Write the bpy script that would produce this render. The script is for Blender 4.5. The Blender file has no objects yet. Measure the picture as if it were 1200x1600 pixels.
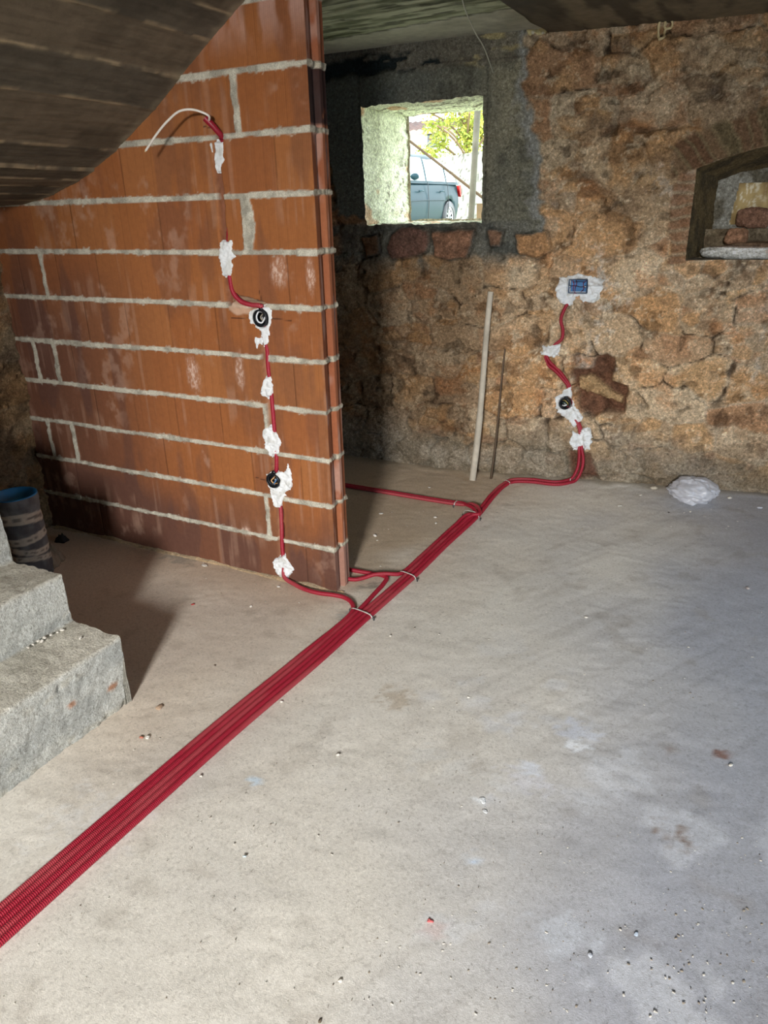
import bpy, math, random
import numpy as np
from mathutils import Vector

random.seed(7)
rng = np.random.default_rng(11)
SC = bpy.context.scene
COL = SC.collection

# ------------------------------------------------------------------ camera
F_PX, PITCH, ROLL, CAM_H, YAW = 1157.7, .388, -.0281, 1.5383, math.radians(28.2)
def cam_axes():
    cp, sp = math.cos(PITCH), math.sin(PITCH)
    f0 = np.array([-math.sin(YAW), math.cos(YAW), 0.]); x0 = np.array([math.cos(YAW), math.sin(YAW), 0.]); z = np.array([0, 0, 1.])
    w = f0*cp - z*sp; u0 = f0*sp + z*cp
    return x0*math.cos(ROLL)+u0*math.sin(ROLL), -x0*math.sin(ROLL)+u0*math.cos(ROLL), w
AX, AU, AW = cam_axes()
ORI = np.array([0, 0, CAM_H])
cd = bpy.data.cameras.new('camera'); cam = bpy.data.objects.new('camera', cd); COL.objects.link(cam)
cd.sensor_fit = 'VERTICAL'; cd.sensor_height = 36; cd.lens = F_PX*36/1600; cd.clip_start = .02; cd.clip_end = 300
from mathutils import Matrix
cam.matrix_world = Matrix(((AX[0], AU[0], -AW[0], 0), (AX[1], AU[1], -AW[1], 0), (AX[2], AU[2], -AW[2], CAM_H), (0, 0, 0, 1)))
SC.camera = cam

# ------------------------------------------------------------------ light
SC.view_settings.view_transform = 'Standard'; SC.view_settings.look = 'None'
SC.view_settings.exposure = 0.0; SC.view_settings.gamma = 1.0; SC.view_settings.use_curve_mapping = False
wd = bpy.data.worlds.new('sky'); SC.world = wd; wd.use_nodes = True
bg = wd.node_tree.nodes['Background']; bg.inputs[0].default_value = (.86, .95, 1.0, 1); bg.inputs[1].default_value = 7.0
def lamp(name, kind, loc, target, energy, color, size=None, size_y=None, **kw):
    l = bpy.data.lights.new(name, kind); o = bpy.data.objects.new(name, l); COL.objects.link(o)
    o.location = loc; d = Vector(target)-Vector(loc); o.rotation_euler = d.to_track_quat('-Z', 'Y').to_euler()
    l.energy = energy; l.color = color
    if kind == 'AREA':
        l.shape = 'RECTANGLE'; l.size = size; l.size_y = size_y or size
    for k, v in kw.items(): setattr(l, k, v)
    return o
sun = lamp('sun', 'SUN', (0, -10, 20), (6.0, -2.0, 8.0), 3.0, (1, .96, .9)); sun.data.angle = .01
# bright patch of daylight beyond the open doorway behind the camera, and the weaker glow of the yard
lamp('door_daylight', 'AREA', (.70, -3.60, 2.35), (-.7, 2.2, .6), 540, (1, .97, .94), .62, .80)
lamp('yard_glow', 'AREA', (.25, -2.6, 1.0), (-.8, 2.2, .9), 1.2, (1, .96, .9), 1.2, 1.2)
# daylight falling in through the opening in the right-hand wall
lamp('side_daylight', 'AREA', (2.50, 1.6, 1.35), (-.1, 3.4, .1), 15, (.62, .80, 1), 1.0, .9, spread=1.9)

# ------------------------------------------------------------------ numpy helpers
def s2l(c):
    c = np.asarray(c, float)/255.
    return np.where(c <= .04045, c/12.92, ((c+.055)/1.055)**2.4)
def hsh(ix, iy, s=0):
    n = (ix.astype(np.int64)*374761393 + iy.astype(np.int64)*668265263 + s*974634777) & 0xffffffff
    n = ((n ^ (n >> 13))*1274126177) & 0xffffffff
    n = (n ^ (n >> 16)); n = (n*2246822519) & 0xffffffff
    return ((n ^ (n >> 15)) & 0xffffff)/float(0xffffff)
def vn(x, y, s=0):
    xi = np.floor(x); yi = np.floor(y); fx = x-xi; fy = y-yi
    fx = fx*fx*(3-2*fx); fy = fy*fy*(3-2*fy); xi = xi.astype(np.int64); yi = yi.astype(np.int64)
    a = hsh(xi, yi, s); b = hsh(xi+1, yi, s); c = hsh(xi, yi+1, s); d = hsh(xi+1, yi+1, s)
    return (a+(b-a)*fx+(c-a)*fy+(a-b-c+d)*fx*fy)*2-1
def fbm(x, y, o=4, s=0, g=.5):
    r = 0; a = 1; t = 0
    for i in range(o):
        r = r+a*vn(x*2**i+17.3*i, y*2**i-9.1*i, s+i*13); t += a; a *= g
    return r/t*1.4
def sm(a, b, x):
    t = np.clip((x-a)/(b-a), 0, 1); return t*t*(3-2*t)
def mix(a, b, t):
    t = np.asarray(t)[..., None]; return a*(1-t)+b*t
def worley(x, y, s=0, jit=.8):
    yi = np.floor(y).astype(np.int64); f1 = np.full(x.shape, 9.); f2 = f1.copy(); idn = np.zeros(x.shape)
    for dy in (-1, 0, 1):
        cy = yi+dy; off = .5*(cy % 2)+.3*hsh(cy, cy*0+3, s)
        xi = np.floor(x-off).astype(np.int64)
        for dx in (-1, 0, 1):
            cx = xi+dx
            px = cx+off+.5+jit*(hsh(cx, cy, s+1)-.5); py = cy+.5+jit*.7*(hsh(cx, cy, s+2)-.5)
            ddx = abs(x-px); ddy = abs(y-py)
            d = (ddx**3+ddy**3)**(1/3.); hid = hsh(cx, cy, s+5)
            nw = d < f1
            f2 = np.where(nw, f1, np.minimum(f2, d)); idn = np.where(nw, hid, idn); f1 = np.where(nw, d, f1)
    return f1, f2, idn
def sdf_poly(x, y, poly):          # positive inside
    poly = np.asarray(poly, float); d = np.full(x.shape, 1e9); ins = np.zeros(x.shape, bool)
    n = len(poly)
    for i in range(n):
        a = poly[i]; b = poly[(i+1) % n]; e = b-a
        t = np.clip(((x-a[0])*e[0]+(y-a[1])*e[1])/(e@e+1e-12), 0, 1)
        d = np.minimum(d, np.hypot(x-a[0]-t*e[0], y-a[1]-t*e[1]))
        c = ((a[1] > y) != (b[1] > y)) & (x < (b[0]-a[0])*(y-a[1])/(b[1]-a[1]+1e-12)+a[0])
        ins ^= c
    return np.where(ins, d, -d)
def seg_dist(x, y, pl):
    d = np.full(np.shape(x), 1e9)
    for a, b in zip(pl[:-1], pl[1:]):
        a = np.array(a, float); b = np.array(b, float); e = b-a
        t = np.clip(((x-a[0])*e[0]+(y-a[1])*e[1])/(e@e+1e-12), 0, 1)
        d = np.minimum(d, np.hypot(x-a[0]-t*e[0], y-a[1]-t*e[1]))
    return d
def ray(px, py): return AW+AX*(px-600)/F_PX+AU*(800-py)/F_PX
def on(px, py, ax, v):             # where the sight line of a photo point meets the plane axis = v
    d = ray(px, py); return ORI+d*(v-ORI[ax])/d[ax]

BRY = 2.418                        # face of the clay block partition
CEIL = 2.345
def yb(x):                         # plan line of the old stone wall
    return 4.12+.1775*.12*np.logaddexp(0, (np.asarray(x, float)+1.74)/.12)
def wallpt(px, py):
    Y = 4.2
    for i in range(25):
        P = on(px, py, 1, Y); Y = float(yb(P[0]))
    return P
def wuv(px, py): P = wallpt(px, py); return (P[0], P[2])
def buv(px, py): P = on(px, py, 1, BRY); return (P[0], P[2])

# ------------------------------------------------------------------ mesh accumulator
class Acc:
    def __init__(s): s.V = []; s.Q = []; s.T = []; s.C = []; s.n = 0
    def raw(s, V, faces, col):
        V = np.asarray(V, float).reshape(-1, 3); N = len(V)
        c = np.asarray(col, float)
        if c.ndim == 1: c = np.tile(c, (N, 1))
        s.V.append(V); s.C.append(c)
        faces = list(faces)
        q = [f for f in faces if len(f) == 4]; t = [f for f in faces if len(f) == 3]
        if q: s.Q.append(np.array(q)+s.n)
        if t: s.T.append(np.array(t)+s.n)
        s.n += N; return s
    def grid(s, P, col, mask=None, flip=False, wrap=False):
        n, m = P.shape[:2]; idx = np.arange(n*m).reshape(n, m)
        if wrap: idx = np.hstack([idx, idx[:, :1]])
        a = idx[:-1, :-1]; b = idx[1:, :-1]; c = idx[1:, 1:]; d = idx[:-1, 1:]
        q = np.stack([a, b, c, d] if not flip else [a, d, c, b], -1)
        q = q[mask] if mask is not None else q.reshape(-1, 4)
        col = np.asarray(col, float)
        c = np.tile(col, (n*m, 1)) if col.ndim == 1 else col.reshape(-1, 3)
        s.V.append(P.reshape(-1, 3)); s.C.append(c)
        if len(q): s.Q.append(q+s.n)
        s.n += n*m; return s
    def box(s, c, sz, col, rot=None):
        c = np.array(c, float); h = np.array(sz, float)/2
        V = np.array([(x, y, z) for x in (-1, 1) for y in (-1, 1) for z in (-1, 1)])*h
        if rot is not None: V = V@np.array(rot).T
        return s.raw(V+c, [(0, 1, 3, 2), (4, 6, 7, 5), (0, 4, 5, 1), (2, 3, 7, 6), (0, 2, 6, 4), (1, 5, 7, 3)], col)
    def tube(s, pts, rad, col, seg=10, cap=True):
        pts = np.asarray(pts, float); n = len(pts)
        rad = np.full(n, rad) if np.isscalar(rad) else np.asarray(rad)
        T = np.gradient(pts, axis=0); T /= np.linalg.norm(T, axis=1)[:, None]+1e-12
        up = np.array([0, 0, 1.]) if abs(T[0][2]) < .9 else np.array([1., 0, 0])
        N = np.cross(T[0], up); N /= np.linalg.norm(N); Ns = []
        for i in range(n):
            N = N-T[i]*(N@T[i]); N /= np.linalg.norm(N); Ns.append(N)
        Ns = np.array(Ns); B = np.cross(T, Ns)
        a = np.arange(seg)*2*math.pi/seg
        P = pts[:, None]+rad[:, None, None]*(np.cos(a)[None, :, None]*Ns[:, None]+np.sin(a)[None, :, None]*B[:, None])
        c = col if np.ndim(col) == 1 else np.repeat(np.asarray(col)[:, None], seg, 1)
        s.grid(P, c, wrap=True)
        if cap:
            c0 = col if np.ndim(col) == 1 else col[0]
            for e, r in ((0, False), (-1, True)):
                V = np.vstack([P[e], pts[e]]); s.raw(V, [(i, (i+1) % seg, seg) if not r else ((i+1) % seg, i, seg) for i in range(seg)], c0)
        return s
    def lathe(s, prof, c, col, axis=2, seg=28):   # prof: (r, h)
        a = np.arange(seg)*2*math.pi/seg; prof = np.array(prof, float)
        X = prof[:, 0, None]*np.cos(a); Y = prof[:, 0, None]*np.sin(a); Z = np.repeat(prof[:, 1, None], seg, 1)
        if axis == 2: P = np.stack([X, Y, Z], -1)
        elif axis == 1: P = np.stack([X, Z, Y], -1)
        else: P = np.stack([Z, X, Y], -1)
        cc = col if np.ndim(col) == 1 else np.repeat(np.asarray(col)[:, None], seg, 1)
        return s.grid(P+np.array(c), cc, wrap=True, flip=(axis == 2))
    def obj(s, name, mat, parent=None, smooth=True, fix=False):
        V = np.vstack(s.V); C = np.vstack(s.C)
        me = bpy.data.meshes.new(name)
        Q = np.vstack(s.Q) if s.Q else np.zeros((0, 4), int); T = np.vstack(s.T) if s.T else np.zeros((0, 3), int)
        me.vertices.add(len(V)); me.vertices.foreach_set('co', V.ravel().astype(np.float32))
        L = np.concatenate([Q.ravel(), T.ravel()]).astype(np.int32)
        me.loops.add(len(L)); me.loops.foreach_set('vertex_index', L)
        me.polygons.add(len(Q)+len(T))
        st = np.concatenate([np.arange(len(Q))*4, len(Q)*4+np.arange(len(T))*3]).astype(np.int32)
        me.polygons.foreach_set('loop_start', st)
        me.polygons.foreach_set('use_smooth', np.full(len(st), smooth, bool))
        me.update(calc_edges=True)
        at = me.color_attributes.new('col', 'FLOAT_COLOR', 'POINT')
        at.data.foreach_set('color', np.hstack([C, np.ones((len(C), 1))]).ravel().astype(np.float32))
        if fix:
            import bmesh
            bm = bmesh.new(); bm.from_mesh(me); bmesh.ops.remove_doubles(bm, verts=bm.verts, dist=1e-6)
            bmesh.ops.recalc_face_normals(bm, faces=bm.faces); bm.to_mesh(me); bm.free()
        me.materials.append(mat)
        o = bpy.data.objects.new(name, me); COL.objects.link(o)
        if parent is not None: o.parent = parent
        return o
def origin(o, loc):                # put the origin of a parentless mesh at its base
    loc = Vector(loc); o.data.transform(Matrix.Translation(-loc)); o.location = loc; return o
def tag(o, label, cat, group=None, kind=None):
    o['label'] = label; o['category'] = cat
    if group: o['group'] = group
    if kind: o['kind'] = kind
    return o
def struct(o, label=None):
    o['kind'] = 'structure'
    if label: o['label'] = label
    return o
def empty(name, loc=(0, 0, 0)):
    o = bpy.data.objects.new(name, None); COL.objects.link(o); o.location = loc; o.empty_display_size = .05; return o
def under(o, root):                # parent a mesh built in world coordinates
    o.parent = root; o.data.transform(Matrix.Translation(-root.location)); return o

# ------------------------------------------------------------------ materials
def mat(name, rough=.9, n_scale=60, n_amt=.12, bump=.3, b_scale=180, b_dist=.002, metal=0., spec=.3, coarse=0., extra=None, emis=None, flecks=None):
    m = bpy.data.materials.new(name); m.use_nodes = True; nt = m.node_tree; N = nt.nodes; Lk = nt.links
    p = N['Principled BSDF']; p.inputs['Roughness'].default_value = rough; p.inputs['Metallic'].default_value = metal
    p.inputs['Specular IOR Level'].default_value = spec
    a = N.new('ShaderNodeAttribute'); a.attribute_name = 'col'
    g = N.new('ShaderNodeNewGeometry'); src = g.outputs['Position']
    if n_amt or bump:
        n1 = N.new('ShaderNodeTexNoise'); n1.inputs['Scale'].default_value = n_scale; n1.inputs['Detail'].default_value = 5; n1.inputs['Roughness'].default_value = .65
        Lk.new(src, n1.inputs['Vector'])
        mr = N.new('ShaderNodeMapRange'); mr.inputs[1].default_value = .3; mr.inputs[2].default_value = .7
        mr.inputs[3].default_value = 1-n_amt; mr.inputs[4].default_value = 1+n_amt
        Lk.new(n1.outputs['Fac'], mr.inputs[0])
        vm = N.new('ShaderNodeVectorMath'); vm.operation = 'SCALE'; Lk.new(a.outputs['Color'], vm.inputs[0]); Lk.new(mr.outputs[0], vm.inputs['Scale'])
        out = vm.outputs[0]
        if coarse:
            n3 = N.new('ShaderNodeTexNoise'); n3.inputs['Scale'].default_value = 260; n3.inputs['Detail'].default_value = 3; Lk.new(src, n3.inputs['Vector'])
            m3 = N.new('ShaderNodeMapRange'); m3.inputs[1].default_value = .62; m3.inputs[2].default_value = .72; m3.inputs[3].default_value = 1; m3.inputs[4].default_value = 1+coarse
            Lk.new(n3.outputs['Fac'], m3.inputs[0])
            v3 = N.new('ShaderNodeVectorMath'); v3.operation = 'SCALE'; Lk.new(out, v3.inputs[0]); Lk.new(m3.outputs[0], v3.inputs['Scale']); out = v3.outputs[0]
        if flecks:                  # lime flecks and dark pits in the stone itself
            n5 = N.new('ShaderNodeTexNoise'); n5.inputs['Scale'].default_value = flecks[0]; n5.inputs['Detail'].default_value = 7; n5.inputs['Roughness'].default_value = .78; n5.inputs['Distortion'].default_value = .6; Lk.new(src, n5.inputs['Vector'])
            for lo, hi, tgt, am in ((.525, .60, (1.6, 1.62, 1.7), flecks[1]), (.465, .385, (.30, .27, .24), flecks[2])):
                m5 = N.new('ShaderNodeMapRange'); m5.inputs[1].default_value = lo; m5.inputs[2].default_value = hi; m5.inputs[3].default_value = 0; m5.inputs[4].default_value = am; Lk.new(n5.outputs['Fac'], m5.inputs[0])
                x5 = N.new('ShaderNodeMix'); x5.data_type = 'RGBA'; Lk.new(m5.outputs[0], x5.inputs[0]); x5.inputs[6].default_value = (1, 1, 1, 1); x5.inputs[7].default_value = (*tgt, 1)
                v5 = N.new('ShaderNodeVectorMath'); v5.operation = 'MULTIPLY'; Lk.new(out, v5.inputs[0]); Lk.new(x5.outputs[2], v5.inputs[1]); out = v5.outputs[0]
        Lk.new(out, p.inputs['Base Color'])
    else: Lk.new(a.outputs['Color'], p.inputs['Base Color'])
    if bump:
        n2 = N.new('ShaderNodeTexNoise'); n2.inputs['Scale'].default_value = b_scale; n2.inputs['Detail'].default_value = 6; n2.inputs['Roughness'].default_value = .7
        Lk.new(src, n2.inputs['Vector'])
        hsrc = n2.outputs['Fac']
        if extra == 'striae':      # fine extruded grooves of the clay blocks
            w = N.new('ShaderNodeTexWave'); w.wave_type = 'BANDS'; w.bands_direction = 'X'; w.inputs['Scale'].default_value = 38; w.inputs['Distortion'].default_value = .25
            w.inputs['Detail'].default_value = 1; w.inputs['Detail Scale'].default_value = 3
            Lk.new(src, w.inputs['Vector'])
            ad = N.new('ShaderNodeMath'); ad.operation = 'MULTIPLY_ADD'; ad.inputs[1].default_value = .55; Lk.new(w.outputs['Fac'], ad.inputs[0]); Lk.new(n2.outputs['Fac'], ad.inputs[2])
            sp = N.new('ShaderNodeSeparateColor'); Lk.new(a.outputs['Color'], sp.inputs[0])
            dv = N.new('ShaderNodeMath'); dv.operation = 'DIVIDE'; Lk.new(sp.outputs[2], dv.inputs[0]); Lk.new(sp.outputs[0], dv.inputs[1])
            mk = N.new('ShaderNodeMapRange'); mk.inputs[1].default_value = .5; mk.inputs[2].default_value = .66; Lk.new(dv.outputs[0], mk.inputs[0])
            n4 = N.new('ShaderNodeTexNoise'); n4.inputs['Scale'].default_value = 230; n4.inputs['Detail'].default_value = 4; n4.inputs['Roughness'].default_value = .75; Lk.new(src, n4.inputs['Vector'])
            mh = N.new('ShaderNodeMix'); Lk.new(mk.outputs[0], mh.inputs[0]); Lk.new(ad.outputs[0], mh.inputs[2])
            g4 = N.new('ShaderNodeMath'); g4.operation = 'MULTIPLY'; g4.inputs[1].default_value = 4.; Lk.new(n4.outputs['Fac'], g4.inputs[0]); Lk.new(g4.outputs[0], mh.inputs[3])
            hsrc = mh.outputs[0]
            gm = N.new('ShaderNodeMapRange'); gm.inputs[1].default_value = .35; gm.inputs[2].default_value = .65; gm.inputs[3].default_value = .68; gm.inputs[4].default_value = 1.22; Lk.new(n4.outputs['Fac'], gm.inputs[0])
            mg = N.new('ShaderNodeMix'); mg.inputs[2].default_value = 1.; Lk.new(mk.outputs[0], mg.inputs[0]); Lk.new(gm.outputs[0], mg.inputs[3])
            v4 = N.new('ShaderNodeVectorMath'); v4.operation = 'SCALE'; Lk.new(out, v4.inputs[0]); Lk.new(mg.outputs[0], v4.inputs['Scale']); Lk.new(v4.outputs[0], p.inputs['Base Color'])
        b = N.new('ShaderNodeBump'); b.inputs['Strength'].default_value = bump; b.inputs['Distance'].default_value = b_dist
        Lk.new(hsrc, b.inputs['Height']); Lk.new(b.outputs['Normal'], p.inputs['Normal'])
    if emis:
        p.inputs['Emission Color'].default_value = (*emis, 1)
    return m
M_STONE = mat('old_stone_masonry', .95, 85, .30, 1.0, 95, .014, coarse=.5, spec=.2, flecks=(62, .9, .62))
M_CONC = mat('rough_concrete', .95, 140, .16, 1.0, 130, .008, coarse=.25, spec=.2, flecks=(90, .35, .55))
M_FLOOR = mat('dusty_concrete_floor', .8, 150, .10, .7, 330, .0016, coarse=.14, spec=.25, flecks=(75, .12, .28))
M_CLAY = mat('extruded_clay_block', .9, 45, .09, .45, 200, .0016, extra='striae', spec=.25)
M_BOARD = mat('board_marked_concrete', .9, 18, .16, .5, 60, .004, spec=.25)
M_GYPS = mat('white_gypsum', .9, 120, .06, .8, 170, .003, spec=.2)
M_TUBE = mat('red_corrugated_plastic', .42, 30, .06, 0, spec=.4)
M_PLAST = mat('smooth_plastic', .4, 30, .04, 0, spec=.5)
M_BLACK = mat('black_plastic', .35, 30, .04, 0, spec=.5)
M_WOOD = mat('weathered_wood', .85, 14, .18, .4, 90, .002, spec=.2)
M_METAL = mat('dull_metal', .5, 30, .15, .2, 150, .001, metal=.7)
M_PAPER = mat('crumpled_paper', .85, 30, .15, .4, 60, .003)
M_MATTE = mat('matte_paint', .8, 8, .05, 0)
M_CARP = mat('car_lacquer', .3, 3, .02, 0, spec=.06)
M_GLASSD = mat('tinted_glass', .05, 3, .02, 0, spec=.8)
M_LEAF = mat('yellow_green_leaves', .7, 2, .25, 0)
def bagmat():
    m = bpy.data.materials.new('translucent_plastic_film'); m.use_nodes = True; N = m.node_tree.nodes; L = m.node_tree.links
    p = N['Principled BSDF']; p.inputs['Base Color'].default_value = (.88, .9, .96, 1); p.inputs['Roughness'].default_value = .28
    t = N.new('ShaderNodeBsdfTranslucent'); t.inputs[0].default_value = (.75, .8, .9, 1)
    tr = N.new('ShaderNodeBsdfTransparent'); mx = N.new('ShaderNodeMixShader'); mx.inputs[0].default_value = .35
    m2 = N.new('ShaderNodeMixShader'); m2.inputs[0].default_value = .22
    L.new(p.outputs[0], mx.inputs[1]); L.new(t.outputs[0], mx.inputs[2]); L.new(mx.outputs[0], m2.inputs[1]); L.new(tr.outputs[0], m2.inputs[2])
    L.new(m2.outputs[0], N['Material Output'].inputs[0]); return m
M_BAG = bagmat()

# ================================================================== STRUCTURE
# ---- window and niche outline on the stone wall
WX0, WX1, WZ0, WZ1 = -2.275, -1.562, 1.455, 2.07
NX0, NX1, NZ0 = -.50, .70, 1.25
def ztop(x): return 1.80-.115*((np.asarray(x, float)-.1)/.6)**2
def off4(x, y): return (820+x/4.444, 400+y/4.444)
CAVITY = [wuv(*p) for p in ((888, 574), (905, 576), (922, 572), (930, 556), (948, 551), (962, 560), (962, 580), (958, 594), (984, 602), (981, 622), (975, 648), (948, 645), (925, 655), (902, 640), (897, 612))]
CAVLIGHT = [wuv(*p) for p in ((903, 588), (918, 585), (940, 600), (972, 622), (972, 634), (950, 625), (900, 610))]
BOXR = wuv(884, 629.5)
BOXQ = wuv(902, 447.8)
CH1 = [wuv(*off4(*p)) for p in ((300, 300), (280, 370), (260, 430), (265, 540), (240, 600), (160, 690), (190, 770), (270, 840), (310, 920), (285, 1020), (340, 1110), (385, 1200), (390, 1340), (390, 1470))]
REDCH = [wuv(*p) for p in ((890, 702), (925, 705), (935, 745), (895, 750))]
UNDER = [([wuv(*p) for p in pl_], col_) for pl_, col_ in (([(612, 366), (628, 356), (655, 354), (668, 362), (668, 392), (652, 404), (612, 404), (606, 388)], (104, 74, 62)), ([(674, 362), (740, 360), (738, 376), (728, 402), (694, 405), (678, 400)], (142, 104, 80)), ([(762, 360), (786, 362), (782, 384), (764, 386)], (132, 100, 78)), ([(806, 366), (852, 362), (860, 392), (838, 404), (812, 398)], (176, 134, 92)), ([(566, 372), (588, 366), (592, 396), (570, 402)], (126, 92, 66)))]
STC = [s2l(c) for c in ((184, 148, 104), (178, 154, 122), (164, 122, 88), (156, 136, 110), (194, 176, 146), (180, 138, 92))]
def stone(x, z, plain=False, seed=0):
    """outward relief and colour, with painted shade, of the rubble masonry at (x, z)"""
    x = np.asarray(x, float); z = np.asarray(z, float)
    wx = x+.05*fbm(x*2.6, z*2.6, 3, 5+seed)+.018*fbm(x*11, z*11, 2, 9); wz = z+.045*fbm(x*2.4, z*3.1, 3, 15+seed)+.014*fbm(x*12, z*12, 2, 19)
    f1, f2, i1 = worley(wx/.30+.3, wz/.185, 3+seed, .7); e = f2-f1
    g1, g2, i2 = worley(wx/.11, wz/.075, 23+seed); e2 = g2-g1
    small = sm(.62, .7, i1)*.8                       # some courses are filled with small stones
    joint = np.maximum(1-sm(.0, .12, e), small*(1-sm(.03, .2, e2)))
    idn = np.where(small > .4, i2, (i1*7.31) % 1)
    fl = sm(-.35, .35, fbm(x*1.7, z*1.7, 3, 31))
    h = -.020*joint*(.1+.9*fl)+.012*(idn-.5)*(1-joint)
    rough = .013*fbm(x*6, z*9, 4, 41, .6)+.0075*fbm(x*26, z*34, 3, 45, .6)+.0028*fbm(x*90, z*90, 2, 49)
    h = h+rough
    k = (idn*5.999).astype(int); c = np.array(STC)[k]*.62+.38*s2l((168, 140, 106))
    c2 = np.array(STC)[((idn*31.7) % 1*5.999).astype(int)]
    c = mix(c, c2, sm(-.1, .5, fbm(x*6, z*6, 3, 51))*.6)
    mort = mix(s2l((158, 140, 112))+0*c, s2l((190, 176, 150))+0*c, sm(-.2, .5, fbm(x*5, z*5, 3, 55)))
    smear = np.clip(joint*(.35+.65*(1-fl))+.45*sm(.1, .6, fbm(x*3.3, z*3.3, 4, 61)), 0, 1)
    c = mix(c, mort, smear*.6); c = c*(1+.20*fbm(x*34, z*40, 4, 57, .75))[..., None]; c = mix(c, s2l((176, 120, 70))+0*c, sm(.2, .7, fbm(x*6+9, z*8, 5, 58, .65))*.4)
    c = mix(c, s2l((84, 58, 40))+0*c, sm(.2, .6, fbm(x*9, z*12, 4, 65))*.45)
    pit = sm(.45, .6, fbm(x*13, z*15, 3, 70)); h = h-.012*pit; c = mix(c, c*.55, pit)
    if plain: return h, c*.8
    crk = (1-sm(.0, .035, e+.03*fbm(x*30, z*30, 2, 66)))*sm(.0, .2, fbm(x*2.9+2, z*2.9, 3, 67)); h = h-.022*crk; c = mix(c, s2l((52, 38, 26))+0*c, crk*.9)
    spl = sm(.25, .55, fbm(x*19, z*24, 5, 68, .75)); c = mix(c, s2l((214, 196, 164))+0*c, spl*.45)
    c = np.minimum(c*np.array([1.48, 1.50, 1.56]), .88)
    # darker above shoulder height, the weak light up there put into the colour; lime haze at mid height on the right; grey damp foot
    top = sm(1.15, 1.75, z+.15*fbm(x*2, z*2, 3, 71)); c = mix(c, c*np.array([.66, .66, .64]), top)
    left = sm(-1.25, -1.75, x+.15*fbm(x*2, z*2, 3, 73))*(1-top); c = mix(c, c*np.array([.42, .39, .36]), left)  # partition's shade over the left part put into the stone colour
    spk = sm(.05, .5, fbm(x*24, z*24, 4, 75, .7))*sm(-.1, .5, fbm(x*2.2+3, z*2.4, 3, 77))*sm(-1.35, -.9, x)*sm(.15, .4, z)*(1-.6*top)
    c = mix(c, s2l((222, 214, 200))+0*c, spk*.75)
    foot = 1-sm(.10, .34, z+.09*fbm(x*3, z*3, 3, 79))
    c = mix(c, mix(s2l((122, 114, 98))+0*c, s2l((152, 144, 128))+0*c, sm(-.3, .4, fbm(x*9, z*9, 4, 81))), foot*.85)
    h = h*(1-.4*foot)+.02*foot
    # dug-out cavity with red earth
    d = sdf_poly(x, z, CAVITY)+.006*fbm(x*30, z*30, 2, 83); m = sm(-.004, .022, d)
    inn = sm(-.004, .01, sdf_poly(x, z, CAVLIGHT)+.008*fbm(x*25, z*25, 2, 85))
    h = h*(1-m)+m*(-.062+.038*inn+rough*2.4+.012*fbm(x*14, z*14, 3, 90))
    c = mix(c, s2l((118, 84, 64))*(1+.5*fbm(x*24, z*24, 4, 87))[..., None], m); c = mix(c, s2l((196, 164, 120))*(1+.3*fbm(x*20, z*30, 3, 88))[..., None], m*inn*.85)
    m = sm(-.01, .02, sdf_poly(x, z, REDCH)+.01*fbm(x*20, z*20, 2, 89)); c = mix(c, s2l((96, 54, 40))+0*c, m*.8); h = h-.015*m
    # cast concrete frame round the window
    nz = .03*fbm(x*5, z*5, 3, 91)+.012*fbm(x*20, z*20, 2, 92)
    fr = np.minimum.reduce([x+2.47+.1*sm(1.6, 2.0, z)+1.5*nz, -1.235-x+2.2*nz-.07*sm(1.65, 2.05, z), z-1.44+.13*sm(-1.62, -1.45, x)+1.3*nz-.06*sm(-1.9, -2.3, x)])
    m = sm(-.008, .012, fr)
    seam = np.minimum(abs(z-2.235+.02*(x+1.5)), np.where(z < 2.23, np.minimum(abs(x+2.29), abs(x+1.545)), 9)); sml = 1-sm(.002, .006, seam)
    hc = .012+.002*fbm(x*8, z*8, 3, 93)+.001*fbm(x*50, z*50, 2, 94)-.005*sml
    rim = m*(1-sm(.02, .075, fr+.02*fbm(x*9, z*9, 2, 95)))*sm(-1.6, -1.4, x)
    hc = hc+.012*rim*(.6+.6*fbm(x*22, z*22, 3, 96))
    cc = mix(s2l((112, 112, 98))+0*c, s2l((140, 136, 114))+0*c, sm(-.4, .5, fbm(x*3, z*2, 4, 97))); cc = mix(cc, s2l((76, 76, 66))+0*c, sm(.15, .5, fbm(x*9, z*9, 5, 98, .65))*.6)
    cc = mix(cc, s2l((86, 92, 88))+0*c, sm(-1.72, -1.9, x)*.75)
    cc = mix(cc, s2l((146, 148, 142))+0*c, rim*.8); cc = cc*(1-.45*sml)[..., None]
    h = h*(1-m)+m*hc; c = mix(c, cc, m)
    # grey mortar smeared over the stones under the window
    sp = sm(.0, .25, fbm(x*6, z*6, 3, 101)-.1+.5*sm(.18, .02, abs(z-1.36)))*sm(1.15, 1.3, z)*(1-sm(1.43, 1.47, z))*sm(-1.25, -1.4, x)
    c = mix(c, s2l((108, 110, 102))+0*c, sp*.8)
    zz_ = (sm(1.26, 1.30, z+.02*fbm(x*8, z*8, 2, 121))*(1-sm(1.45, 1.47, z)))*sm(-1.26, -1.32, x)*sm(-2.5, -2.42, x); c = mix(c, mix(s2l((112, 112, 102))+0*c, s2l((84, 86, 80))+0*c, sm(-.3, .4, fbm(x*16, z*16, 4, 123))), zz_*.85)
    for pl_, col_ in UNDER:
        d = sdf_poly(x, z, pl_)+.010*fbm(x*16, z*16, 3, 125); m = sm(-.003, .010, d); h = h*(1-m)+m*(.010+.008*sm(0, .04, d)+rough*.9); h = h-.02*np.exp(-((d+.006)/.005)**2)
        cc_ = s2l(col_)*(1+.45*fbm(x*22, z*22, 4, 127, .65))[..., None]; c = mix(c, cc_, m*.92); c = mix(c, c*.4, np.exp(-((d+.004)/.005)**2)*.8)
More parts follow.
